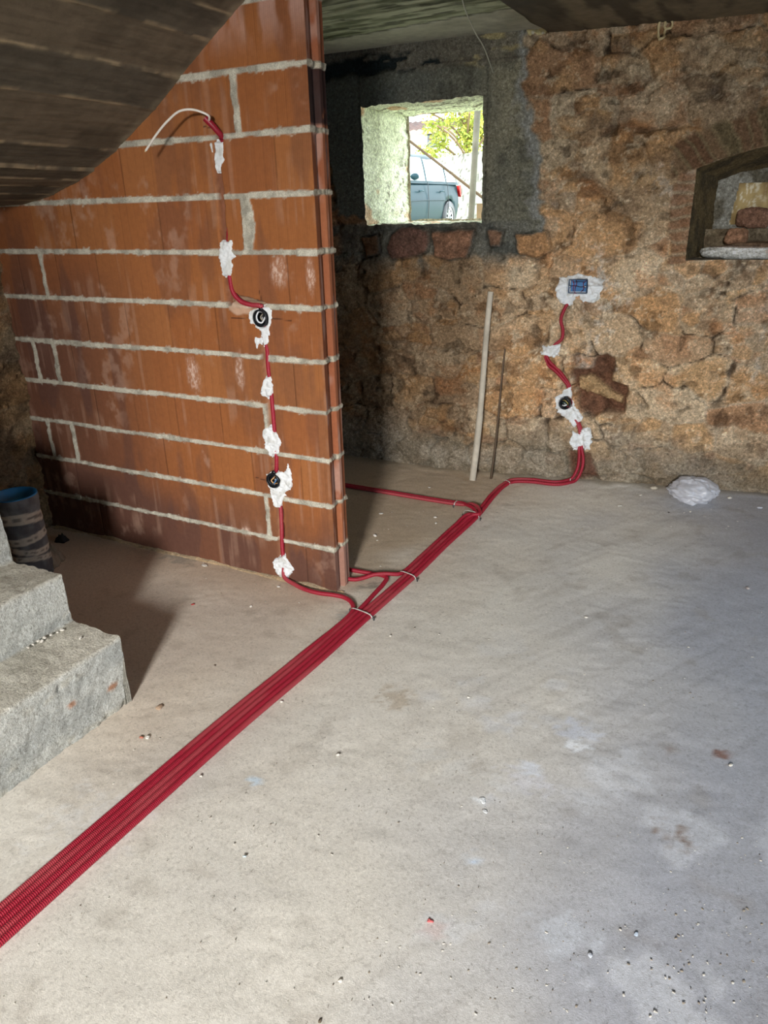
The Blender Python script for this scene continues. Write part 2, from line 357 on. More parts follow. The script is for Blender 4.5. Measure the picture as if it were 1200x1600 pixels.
    # band below the ceiling: dark blue-green paint remains and cream foam
    tb = sm(2.20, 2.235, z+.02*fbm(x*9, z*9, 2, 103))*sm(-1.36, -1.42, x)
    dk = tb*sm(.0, .12, fbm(x*9, z*20, 4, 105)*1.3+.34-1.9*np.clip(x+2.15, -.3, 1)-3.2*abs(z-2.285))*sm(-1.7, -1.85, x)*(1-sm(2.30, 2.325, z+.012*fbm(x*14, z*14, 2, 106)))
    c = mix(c, s2l((112, 104, 90))+0*c, tb*.5); c = mix(c, s2l((18, 34, 38))+0*c, dk*.92); h = h-.02*dk
    cr = sm(.2, .4, fbm(x*8+5, z*18, 3, 107))*tb*sm(-1.75, -1.6, x); c = mix(c, s2l((168, 156, 112))+0*c, cr*.8)
    cf = sm(2.335, 2.36, z+.02*fbm(x*10, z*10, 3, 109))*sm(-1.36, -1.2, x); c = mix(c, s2l((196, 184, 136))+0*c, cf*.8); h = h+.012*cf
    # brick voussoirs over the niche and brick quoins at its left
    dz = z-ztop(x); inb = sm(-.005, .006, dz)*(1-sm(.15, .19, dz+.012*fbm(x*12, z*12, 2, 111)))*sm(-.64, -.60, x)*sm(.84, .8, x)
    sc = (x-(x-.1)*dz*.9)/.052+.25*fbm(x*9, z*9, 2, 113); fx = sc-np.floor(sc); vj = 1-sm(.05, .16, np.minimum(fx, 1-fx))
    hv = .004-.012*vj+rough*.8; cb = np.array([s2l(q) for q in ((132, 104, 78), (122, 92, 68), (118, 104, 76), (138, 112, 84))])[(hsh(np.floor(sc), np.floor(sc)*0, 3)*3.999).astype(int)]
    cb = mix(cb, s2l((156, 138, 104))+0*c, vj*.85)*.85
    h = h*(1-inb)+inb*hv; c = mix(c, cb, inb)
    iq = sm(-.60, -.58, x+.02*fbm(z*14, x*3, 2, 115))*(1-sm(NX0, NX0+.01, x))*sm(1.2, 1.24, z)*(1-sm(-.01, .02, z-1.66))
    sq = z/.056+.2*fbm(x*12, z*12, 2, 117); fq = sq-np.floor(sq); vq = 1-sm(.06, .2, np.minimum(fq, 1-fq))
    h = h*(1-iq)+iq*(.002-.010*vq+rough); c = mix(c, mix(s2l((150, 112, 84))+0*c, s2l((168, 150, 122))+0*c, vq), iq*.8)
    # chase for the conduits and seats for the boxes
    m = 1-sm(.014, .026, seg_dist(x, z, CH1)+.005*fbm(x*30, z*30, 2, 119)); h = h*(1-m)+m*(-.012); c = mix(c, c*.6, m)
    m = 1-sm(.036, .039, np.hypot(x-BOXR[0], z-BOXR[1])); h = h*(1-m)-.06*m
    m = (1-sm(.051, .054, abs(x-BOXQ[0])))*(1-sm(.037, .040, abs(z-BOXQ[1]))); h = h*(1-m)-.09*m
    return h, c
def yw(x, z): return float(yb(x)-stone(np.array([x]), np.array([z]))[0][0])

# ---- back stone wall
def build_back():
    A = Acc()
    def lin(a, b, st): return np.linspace(a, b, max(2, int(round((b-a)/st))+1))
    xs = np.concatenate([lin(-3.36, WX0, .012)[:-1], lin(WX0, WX1, .0075)[:-1], lin(WX1, NX0, .0068)[:-1], lin(NX0, NX1, .01)[:-1], lin(NX1, 2.32, .02)])
    zs = np.concatenate([lin(-.06, NZ0, .0075)[:-1], lin(NZ0, WZ0, .0075)[:-1], lin(WZ0, 1.66, .0075)[:-1], lin(1.66, WZ1, .0075)[:-1], lin(WZ1, 2.42, .0075)])
    jt = int(np.argmin(abs(zs-1.66)))
    X, Z = np.meshgrid(xs, zs, indexing='ij')
    # rows near 1.66 follow the arch of the niche
    w = sm(NX0-.2, NX0, X)*(1-sm(NX1, NX1+.2, X)); tgt = ztop(np.clip(X, NX0, NX1))
    Zn = np.where(Z <= 1.66, NZ0+(Z-NZ0)*(tgt-NZ0)/(1.66-NZ0), tgt+(Z-1.66)*(2.42-tgt)/(2.42-1.66))
    Z = np.where((Z > NZ0), Z*(1-w)+Zn*w, Z)
    wob = 1.0*(np.minimum(abs(X-WX0), abs(X-WX1)) < .02)*((Z > WZ0-.02) & (Z < WZ1+.02)); X = X+wob*.006*fbm(Z*22, X*0, 3, 201)
    wob = 1.0*(np.minimum(abs(Z-WZ0), abs(Z-WZ1)) < .02)*((X > WX0-.02) & (X < WX1+.02)); Z = Z+wob*.007*fbm(X*20, Z*0, 3, 203)
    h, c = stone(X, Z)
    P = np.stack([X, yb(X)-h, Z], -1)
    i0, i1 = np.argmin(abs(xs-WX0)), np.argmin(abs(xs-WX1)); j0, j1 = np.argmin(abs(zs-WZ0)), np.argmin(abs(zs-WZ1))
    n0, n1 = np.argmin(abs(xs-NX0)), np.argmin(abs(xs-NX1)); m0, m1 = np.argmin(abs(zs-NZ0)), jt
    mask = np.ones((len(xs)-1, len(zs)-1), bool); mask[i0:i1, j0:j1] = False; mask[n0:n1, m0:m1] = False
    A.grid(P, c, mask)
    def reveal(ia, ib, ja, jb, depth, colf, lumps, splay=0.):
        ring = [(i, ja) for i in range(ia, ib)]+[(ib, j) for j in range(ja, jb)]+[(i, jb) for i in range(ib, ia, -1)]+[(ia, j) for j in range(jb, ja, -1)]
        R = np.array([P[i, j] for i, j in ring]+[P[ring[0]]]); nrm = []
        cx, cz = R[:, 0].mean(), R[:, 2].mean(); side = []
        for i, j in ring+[ring[0]]:
            n = np.array([0., 0, 0])
            if j == ja: n[2] = 1
            elif j == jb: n[2] = -1
            elif i == ia: n[0] = 1
            else: n[0] = -1
            nrm.append(n); side.append(1 if n[2] else 0)
        nrm = np.array(nrm); t = np.linspace(0, 1, int(depth/.012)); s = np.cumsum(np.r_[0, np.linalg.norm(np.diff(R, axis=0), axis=1)])
        S, Tt = np.meshgrid(s, t*depth, indexing='ij')
        hs = splay*np.minimum(Tt/.29, 1)*(nrm[:, 2] < .5)[:, None]; hh = hs+lumps*(.9*fbm(S*9, Tt*9, 4, 301)+.5*fbm(S*45, Tt*45, 3, 305))*sm(0, .03, Tt)
        yend = float(yb((xs[ia]+xs[ib])/2))+depth
        Y0 = R[:, 1][:, None]; Y = Y0+(yend-Y0)*t[None]
        G = np.stack([R[:, 0][:, None]+nrm[:, 0][:, None]*hh, Y, R[:, 2][:, None]+nrm[:, 2][:, None]*hh], -1)
        A.grid(G, colf(S, Tt, nrm), flip=False)
    def cw(S, T, n):
        c = mix(s2l((226, 230, 204))+np.zeros(S.shape+(3,)), s2l((198, 202, 172))+0.0, sm(0, .6, fbm(S*30, T*30, 4, 311, .7)))
        c = mix(c, s2l((96, 90, 74))+0*c, sm(.26, .42, fbm(S*26, T*40, 5, 313, .75))*sm(-.3, .2, fbm(S*5, T*5, 2, 314))*.8)
        top = (n[:, 2] < -.5)[:, None]*np.ones_like(S)
        ribs = 1-sm(.005, .016, np.minimum(abs(T-.16), abs(T-.34))+.005*fbm(S*12, T*12, 2, 315)); c = mix(c, s2l((96, 88, 60))+0*c, top*ribs*.9)
        c = mix(c, s2l((200, 136, 88))+0*c, sm(.25, .6, fbm(S*7+4, T*5, 3, 317))*.6)
        return c
    reveal(i0, i1, j0, j1, .58, cw, .007)
    def cn(S, T, n):
        c = mix(s2l((112, 96, 66))+np.zeros(S.shape+(3,)), s2l((84, 74, 54))+0.0, sm(-.3, .5, fbm(S*10, T*26, 4, 321)))
        bot = (n[:, 2] > .5)[:, None]*np.ones_like(S); return mix(c, s2l((150, 142, 126))+0*c, bot*.8)
    reveal(n0, n1, m0, m1, .56, cn, .006, .095)
    # outer face, so that the wall has its thickness
    Po = P.copy(); Po[..., 1] = yb(X)+.58; A.grid(Po[::4, ::4], s2l((170, 160, 140)), mask[::4, ::4][:len(xs[::4])-1, :len(zs[::4])-1], flip=True)
    return struct(A.obj('wall_back', M_STONE), 'old rubble stone wall with a window opening and a bricked niche')
build_back()

# ---- left stone wall behind the stairs
def build_left():
    A = Acc(); ys = np.arange(-2.0, 4.75, .016); zs = np.arange(-.05, 2.42, .013)
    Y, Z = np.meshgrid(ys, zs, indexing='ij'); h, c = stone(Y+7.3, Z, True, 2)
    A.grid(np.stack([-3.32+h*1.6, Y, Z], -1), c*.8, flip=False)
    A.box((-3.5, 1.4, 1.2), (.2, 6.8, 2.6), s2l((120, 100, 80)))
    struct(A.obj('wall_left', M_STONE), 'dark rubble stone wall behind the stairs')
build_left()

# ---- rear wall with the doorway, right wall with the opening
def wall_with_hole(name, axis, pos, a0, a1, h0, h1, z0, z1, label):
    A = Acc(); c = s2l((176, 156, 124))
    def b(u0, u1, v0, v1):
        if axis == 'y': A.box(((u0+u1)/2, pos, (v0+v1)/2), (u1-u0, .25, v1-v0), c)
        else: A.box((pos, (u0+u1)/2, (v0+v1)/2), (.25, u1-u0, v1-v0), c)
    b(a0, h0, -.05, 2.42); b(h1, a1, -.05, 2.42); b(h0, h1, z1, 2.42)
    if z0 > 0: b(h0, h1, -.05, z0)
    struct(A.obj(name, M_STONE, smooth=False), label)
wall_with_hole('wall_rear', 'y', -2.03, -3.6, 2.6, -.40, .68, 0, 2.22, 'rear wall with the open doorway')
A = Acc(); A.box((0, -4.4, -.06), (9, 4.5, .1), s2l((150, 145, 130))); A.box((0, -6.7, 2.0), (9, .2, 4.2), s2l((150, 140, 120))); A.box((-4.4, -4.4, 1.6), (.2, 4.6, 3.4), s2l((150, 140, 120))); A.box((4.4, -4.4, 1.6), (.2, 4.6, 3.4), s2l((150, 140, 120))); A.box((3.5, 2.0, 2.6), (.2, 5.2, 6), s2l((120, 124, 130))); A.box((3.0, -.6, 2.6), (.9, .2, 6), s2l((120, 124, 130))); A.box((3.0, 4.2, 2.6), (.9, .2, 6), s2l((120, 124, 130))); struct(A.obj('ground', M_CONC, smooth=False), 'paved yard behind the rear doorway with unseen walls added to block sky light')  # unseen walls put up to hold back sky light at both openings
wall_with_hole('wall_right', 'x', 2.42, -1.9, 5.1, 1.05, 2.15, .85, 1.85, 'right wall with a window opening')

# ---- floor
def build_floor():
    A = Acc(); xs = np.arange(-3.34, 2.4, .014); ys = np.concatenate([np.arange(-2.1, .3, .05), np.arange(.3, 4.75, .012)])
    X, Y = np.meshgrid(xs, ys, indexing='ij')
    h = .0035*fbm(X*2, Y*2, 3, 401)+.0016*fbm(X*11, Y*11, 3, 403)+.0007*fbm(X*45, Y*45, 2, 405)
    gr = sm(.25, .5, fbm(X*3+2, Y*3, 3, 407)); h = h+.0012*gr*fbm(X*60, Y*60, 2, 409)
    c = mix(s2l((222, 218, 208))+np.zeros(X.shape+(3,)), s2l((208, 205, 198))+0.0, sm(-.4, .5, fbm(X*1.6, Y*1.6, 4, 411)))
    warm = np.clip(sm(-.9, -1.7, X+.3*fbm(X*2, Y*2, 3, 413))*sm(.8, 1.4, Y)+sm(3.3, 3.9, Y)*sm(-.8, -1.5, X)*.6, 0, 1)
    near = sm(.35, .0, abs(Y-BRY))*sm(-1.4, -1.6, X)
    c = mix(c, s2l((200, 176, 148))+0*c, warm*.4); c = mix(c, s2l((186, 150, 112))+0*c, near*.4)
    cool = sm(-.9, .1, X+.25*fbm(X*2.2, Y*2.2, 3, 415)); c = mix(c, s2l((162, 167, 180))+0*c, cool*.8)  # cool, weaker light on the right side put into the floor colour
    wh = sm(.34, .62, fbm(X*4.2+8, Y*4.2, 5, 417, .62))*sm(-1.2, -.6, X)*sm(2.6, 2.0, Y); c = mix(c, s2l((218, 222, 228))+0*c, wh*.45)
    bk = sm(2.6, 3.0, Y+.3*fbm(X*3, Y*3, 3, 414))*sm(-1.15, -1.5, X); c = mix(c, s2l((172, 146, 112))+0*c, bk*.6)
    # trowel marks
    a = math.radians(62); U = X*math.cos(a)+Y*math.sin(a); V = -X*math.sin(a)+Y*math.cos(a)
    st = sm(.1, .5, fbm(U*2.0, V*40, 3, 419))*sm(-.1, .3, fbm(X*2.4+1, Y*2.4+3, 2, 421))*sm(-1.1, -.7, X); c = mix(c, c*np.array([.86, .85, .84]), st*.65); h = h-.0003*st
    dk = sm(.45, .8, fbm(X*10, Y*10, 4, 423))*.22; c = mix(c, s2l((140, 128, 112))+0*c, dk)
    def blot(px, py, r, col, k=1., el=1.):
        nonlocal c
        p = on(px, py, 2, 0); d = np.hypot((X-p[0])/el, Y-p[1])+r*1.3*fbm(X*34, Y*34, 4, int(px), .7); c = mix(c, s2l(col)+0*c, (1-sm(r*.3, r*1.1, d))*k)
    for b in ((400, 1220, .022, (214, 228, 238)), (735, 1336, .02, (206, 220, 236)), (750, 1252, .02, (232, 236, 238)), (820, 1218, .045, (222, 224, 234), .45, 1.6),
              (900, 1145, .05, (214, 220, 232), .7, 1.3), (905, 1165, .03, (232, 236, 240)), (830, 1200, .03, (222, 226, 232)), (1125, 1178, .026, (130, 88, 68), .8), (1058, 1306, .04, (134, 112, 94), .8),
              (1050, 1176, .02, (140, 116, 100), .4), (620, 1090, .06, (176, 158, 132), .5), (710, 1195, .05, (220, 220, 216), .5, 2.4), (690, 1218, .03, (214, 212, 206), .6, 4.), (460, 895, .05, (120, 118, 112), .5, 2.),
              (545, 962, .035, (140, 146, 148), .7, 1.6), (580, 915, .06, (118, 116, 110), .6), (285, 873, .05, (140, 136, 126), .6, 2.), (680, 1450, .03, (196, 160, 150), .4), (880, 1460, .05, (206, 212, 220), .5, 1.5), (150, 1290, .12, (226, 226, 224), .5)): blot(*b)
    foot = sm(.12, .02, yb(X)-Y+.04*fbm(X*9, Y*9, 3, 425)); c = mix(c, s2l((140, 128, 108))+0*c, foot*.7); h = h+.008*foot
    A.grid(np.stack([X, Y, h-.001], -1), c)
    A.box((-.5, 1.3, -.1), (5.9, 7.0, .16), s2l((150, 145, 135)))
    struct(A.obj('floor', M_FLOOR), 'dusty rough concrete floor')
build_floor()

# ---- ceiling: board marked slab, smooth strip near the wall, lower brown slab on the right
def build_ceiling():
    A = Acc(); xs = np.arange(-3.4, -1.26, .012); ys = np.concatenate([np.arange(-2.1, 2.3, .08), np.arange(2.3, 4.75, .01)])
    X, Y = np.meshgrid(xs, ys, indexing='ij'); ye = 3.60-.085*(X+1.3)+.005*fbm(X*9, Y*0, 2, 501)
    ye = 3.72-.09*(X+1.31)
    strip = sm(-.004, .004, Y-ye); bd = (ye-Y)/.15; fb = bd-np.floor(bd); bj = (1-strip)*(1-sm(.02, .05, np.minimum(fb, 1-fb)))
    z = CEIL+.002*fbm(X*4, Y*4, 3, 503)+(1-strip)*(.006+.002*fbm(X*5, Y*60, 3, 505)+.004*(hsh(np.floor(bd), np.floor(bd)*0, 9)-.5))+.006*bj
    c1 = mix(s2l((184, 190, 160))+np.zeros(X.shape+(3,)), s2l((120, 126, 98))+0.0, sm(-.2, .45, fbm(X*5, Y*24, 4, 507)))
    c1 = mix(c1, s2l((50, 52, 40))+0*c1, sm(.25, .5, fbm(X*7, Y*40, 4, 509))*.7)
    c2 = mix(s2l((196, 196, 178))+0*c1, s2l((176, 176, 158))+0*c1, sm(-.3, .5, fbm(X*5, Y*6, 4, 511)))
    c = mix(c1, c2, strip); c = mix(c, c*.25, (1-sm(.003, .007, abs(Y-ye)))); c = mix(c, c*.5, bj)
    A.grid(np.stack([X, Y, z], -1), c, flip=True)
    xs = np.arange(-1.275, 2.4, .014); X, Y = np.meshgrid(xs, np.concatenate([np.arange(-2.1, 3.0, .08), np.arange(3.0, 4.75, .014)]), indexing='ij')
    ed = 1-sm(-1.275, -1.24, X+.01*fbm(Y*14, X*0, 3, 513))
    z = CEIL-.02+.002*fbm(X*4, Y*4, 3, 515)+.002*fbm(X*40, Y*5, 2, 517)+.02*ed
    c = mix(s2l((128, 116, 94))+np.zeros(X.shape+(3,)), s2l((88, 80, 66))+0.0, sm(-.2, .4, fbm(X*12, Y*3, 4, 519)))
    c = mix(c, s2l((66, 62, 54))+0*c, sm(-1.0, -1.2, X+.05*fbm(X*4, Y*4, 3, 521))*.6)
    A.grid(np.stack([X, Y, z], -1), c, flip=True)
    A.box((-.5, 1.3, CEIL+.14), (5.9, 7.0, .2), s2l((150, 145, 135)))
    struct(A.obj('ceiling', M_BOARD), 'board-marked concrete ceiling')
build_ceiling()

# ---- clay block partition
BCH = [buv(*p) for p in ((343, 212), (339, 262), (345, 300), (347, 345), (351, 380), (355, 432), (359, 470))]
BCH_B = [buv(*p) for p in ((412, 525), (414, 560), (419, 590), (424, 640), (428, 690), (430, 730), (434, 760), (438, 800), (441, 850), (443, 885))]
BCH_H = [buv(*p) for p in ((357, 455), (370, 469), (408, 479))]
BOX1 = buv(408, 497); BOX2 = buv(428, 750)
def build_partition():
    A = Acc(); X0, X1, TH = -3.34, -1.54, .122
    xs = np.arange(X0, X1+.001, .0045); zs = np.arange(-.03, 2.36, .0045); X, Z = np.meshgrid(xs, zs, indexing='ij')
    # bed joints follow the photo: 0.2 m courses
    zz = Z+.003*fbm(X*3, Z*2, 2, 601); kf = zz/.2; k = np.floor(kf).astype(int); dz = np.minimum(kf-k, k+1-kf)*.2
    dz = np.where((k <= 0) & (kf-k < .5), 9, dz)
    mw = .0098+.003*fbm(X*9, Z*9, 3, 603)+.002*fbm(X*45, Z*45, 2, 605)
    bed = 1-sm(-.0015, .0015, dz-mw)
    perp = np.zeros_like(X); cid = np.zeros_like(X)
    wide = {9: [(-1.852, .015)], 7: [(-1.853, .022)], 6: [(-3.025, .012)], 4: [(-3.19, .013), (-3.05, .013)], 3: [(-1.835, .013)], 2: [(-3.205, .013), (-3.03, .013)], 1: [(-1.876, .011)]}
    for r, l in wide.items():
        for xc, w in l:
            d = abs(X-xc+.006*fbm(Z*14, X*14, 3, 610+r))-w+.003*fbm(X*50, Z*50, 2, 611)
            if r == 7: d = abs(X-xc-.012*np.sin((Z-1.4)*15))-(w*(.9+.5*np.sin((Z-1.4)*15.7)))+.004*fbm(X*50, Z*50, 2, 611)
            perp = np.maximum(perp, np.where(k == r, 1-sm(-.002, .002, d), 0))
    # dry tongue joints every 0.25 m: hairline seams; extruded panels of 0.0625 m differ slightly
    off = (k % 2)*.125+.06*hsh(k, k*0, 7); u = (X+3.4+off)/.25; bi = np.floor(u); fu = u-bi; seam = np.minimum(fu, 1-fu)*.25
    hair = (1-sm(.0008, .0022, seam+.0006*fbm(X*5, Z*30, 2, 613)))*(hsh(bi, k, 17) > .35)
    up = (X+3.4+off)/.0415; fp = up-np.floor(up); line = 1-sm(.0, .0035, np.minimum(fp, 1-fp)*.0415)
    mort = np.maximum(bed, perp)
    clay = np.array([s2l(q) for q in ((152, 96, 54), (144, 88, 49), (140, 85, 50), (156, 102, 60))])[(hsh(bi, k, 21)*3.999).astype(int)]*.5+.5*s2l((147, 91, 52))
    clay = clay*(1+.03*(hsh(np.floor(up), k, 23)-.5)*2)[..., None]
    clay = mix(clay, clay*.74, line*.5)
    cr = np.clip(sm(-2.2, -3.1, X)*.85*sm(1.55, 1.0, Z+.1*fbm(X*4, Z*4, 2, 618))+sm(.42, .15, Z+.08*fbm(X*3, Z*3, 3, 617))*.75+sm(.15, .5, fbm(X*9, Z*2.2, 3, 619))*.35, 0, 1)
    clay = mix(clay, s2l((98, 66, 54))+0*clay, cr)                                        # darker, purplish blocks low down and to the left, plus light fall-off painted in
    str_ = sm(.05, .45, fbm(X*42, Z*1.4, 3, 621))*sm(-.1, .35, fbm(X*5, Z*5, 3, 623)); clay = mix(clay, s2l((180, 146, 124))+0*clay, str_*.22)
    lime = sm(.18, .6, fbm(X*9, Z*7, 5, 625, .65))*sm(-.1, .4, fbm(X*2.6+4, Z*2.6, 3, 627)); clay = mix(clay, s2l((196, 164, 144))+0*clay, lime*.26)
    topl = sm(2.02, 2.2, Z)*sm(.0, .5, fbm(X*16, Z*5, 4, 629)+.2); clay = mix(clay, s2l((206, 170, 158))+0*clay, topl*.5)
    for (px, py, rx, rz) in ((437, 425, .045, .07), (485, 428, .02, .08), (300, 580, .04, .09), (375, 580, .025, .09), (385, 830, .03, .02)):
        ux, uz = buv(px, py); d = np.hypot((X-ux)/rx, (Z-uz)/rz); clay = mix(clay, s2l((214, 188, 172))+0*clay, (1-sm(.2, 1.2, d+.3*fbm(X*12, Z*12, 3, int(px))))*(.18+.62*sm(-.15, .45, fbm(X*170, Z*60, 3, int(px)+1, .8))))
    mcol = mix(s2l((198, 194, 178))+0*clay, s2l((164, 160, 146))+0*clay, sm(-.2, .5, fbm(X*22, Z*22, 4, 631)))
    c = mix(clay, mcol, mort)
    sme = sm(.004, -.002, dz-mw+.016*(.3+fbm(X*30, Z*50, 4, 633, .7)))*(1-mort); c = mix(c, mcol, sme*.6)
    h = .0008*fbm(X*6, Z*6, 2, 641)+.0012*(hsh(bi, k, 25)-.5)+mort*(.003+.0045*fbm(X*34, Z*34, 3, 643))-.003*hair-.0006*line
    c = mix(c, c*.35, hair*(1-mort)*.7)
    def carve(d0, w, dep, col, rag=.004):
        nonlocal h, c
        m = 1-sm(w-.002, w+.0025, d0+rag*fbm(X*34, Z*34, 3, 651)+rag*.6*fbm(X*9, Z*9, 2, 653)); h = h*(1-m)+m*(-dep+.003*fbm(X*40, Z*40, 2, 655)); c = mix(c, s2l(col)*(1+.25*fbm(X*30, Z*20, 3, 657))[..., None], m)
    carve(seg_dist(X+.003, Z, BCH), .0165, .026, (128, 84, 62))
    carve(seg_dist(X+.006, Z, BCH_B), .0175, .020, (146, 104, 78))
    carve(seg_dist(X, Z-.004, BCH_H), .014, .020, (150, 126, 104))
    for B in (BOX1, BOX2): carve(np.hypot(X-B[0], Z-B[1]), .036, .055, (60, 44, 36), .002)
    d = seg_dist(X, Z, [buv(380, 476), buv(412, 478)]); m = (1-sm(.006, .011, d-.004))*(Z > BOX1[1]+.05); h = h-.012*m
    for a, b in (((362, 497), (390, 497)), ((424, 498), (455, 501)), ((399, 746), (418, 752)), ((405, 455), (408, 472)), ((318, 198), (330, 199))):   # pencil and saw marks
        m = 1-sm(.0012, .0026, seg_dist(X, Z, [buv(*a), buv(*b)])); c = mix(c, s2l((58, 34, 26))+0*c, m*.85); h = h-.002*m
    rub = sdf_poly(X, Z, [buv(*p) for p in ((358, 468), (372, 474), (400, 484), (396, 492), (370, 492), (358, 484))]); m = sm(-.004, .006, rub+.004*fbm(X*30, Z*30, 2, 661)); c = mix(c, s2l((196, 164, 140))+0*c, m*.8); h = h+.003*m
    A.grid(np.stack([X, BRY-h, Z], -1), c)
    # end face with the open tongue-and-groove flutes
    ys = np.unique(np.concatenate([np.linspace(0, TH, 26), [.030, .034, .052, .056, .060, .076, .080]])); YY, ZZ = np.meshgrid(ys, zs, indexing='ij')
    prof = np.interp(ys, [0, .002, .036, .044, .056, .062, .086, .092, TH-.002, TH], [.0, .0, -.008, -.020, -.020, .005, .005, -.005, -.005, -.006])[:, None]+0*ZZ
    k2 = np.floor(ZZ/.2+.0).astype(int); kf = ZZ/.2; d2 = np.minimum(kf-k2, k2+1-kf)*.2; d2 = np.where((k2 <= 0) & (kf-k2 < .5), 9, d2)
    m2 = 1-sm(-.002, .002, d2-.0095+.004*fbm(YY*30, ZZ*30, 3, 671)); fade = sm(0, .004, YY)
    pe = prof*(1-m2*.75)+m2*(.002+.006*fbm(YY*40, ZZ*40, 3, 673))*fade
    ce = np.array([s2l(q) for q in ((154, 94, 62), (142, 84, 56), (148, 88, 58))])[(hsh(k2, k2*0, 31)*2.999).astype(int)]
    ce = mix(ce, s2l((200, 128, 92))+0*ce, sm(.056, .062, YY)*sm(.090, .086, YY)*.15)
    ce = mix(ce, s2l((206, 180, 168))+0*ce, sm(.1, .5, fbm(YY*40, ZZ*6, 4, 675))*.35)
    low = sm(.2, .19, ZZ); ce = mix(ce, s2l((162, 128, 116))+0*ce, low*.7)
    ce = ce*.88; blk = sm(1.81, 1.825, ZZ)*(1-sm(1.985, 1.995, ZZ))*sm(-.4, .0, fbm(YY*20, ZZ*14, 3, 677)+.5); ce = mix(ce, s2l((26, 20, 24))+0*ce, blk*.9)
    ce = mix(ce, mix(s2l((186, 178, 158))+0*ce, s2l((142, 134, 116))+0*ce, sm(-.2, .5, fbm(YY*60, ZZ*60, 3, 679))), m2)
    Pe = np.stack([X1+pe, BRY+YY, ZZ], -1); Pe[0, :, 1] = BRY-h[-1]; Pe[0, :, 0] = X[-1]
    A.grid(Pe, ce)
    Pb = np.stack([X[::6, ::6], 0*X[::6, ::6]+BRY+TH, Z[::6, ::6]], -1); A.grid(Pb, c[::6, ::6]*.9, flip=True)
    o = A.obj('wall_partition', M_CLAY); struct(o, 'red hollow clay block partition with grey mortar joints')
    # mortar fillet where the partition meets the floor
    B = Acc(); s = np.arange(-3.3, -1.5, .006); t = np.linspace(0, 1, 7); S, T = np.meshgrid(s, t, indexing='ij')
    r = .014+.010*fbm(S*7, S*0, 3, 681); r = np.where(S < -1.545, r, r*.1); hh = .012+.007*fbm(S*9, S*0+4, 3, 683)
    Pm = np.stack([S, BRY+.006-(r+.006)*np.sin(T*math.pi/2)**1.2-.002*fbm(S*40, T*9, 2, 685), -.004+(hh+.004)*np.cos(T*math.pi/2)+.002*fbm(S*50, T*9, 2, 687)], -1)
    B.grid(Pm, mix(s2l((186, 160, 126))+0*Pm, s2l((164, 146, 120))+0*Pm, sm(-.3, .4, fbm(S*20, T*6, 3, 689))))
    struct(B.obj('trim_1', M_CONC), 'mortar fillet at the foot of the clay block wall')
build_partition()

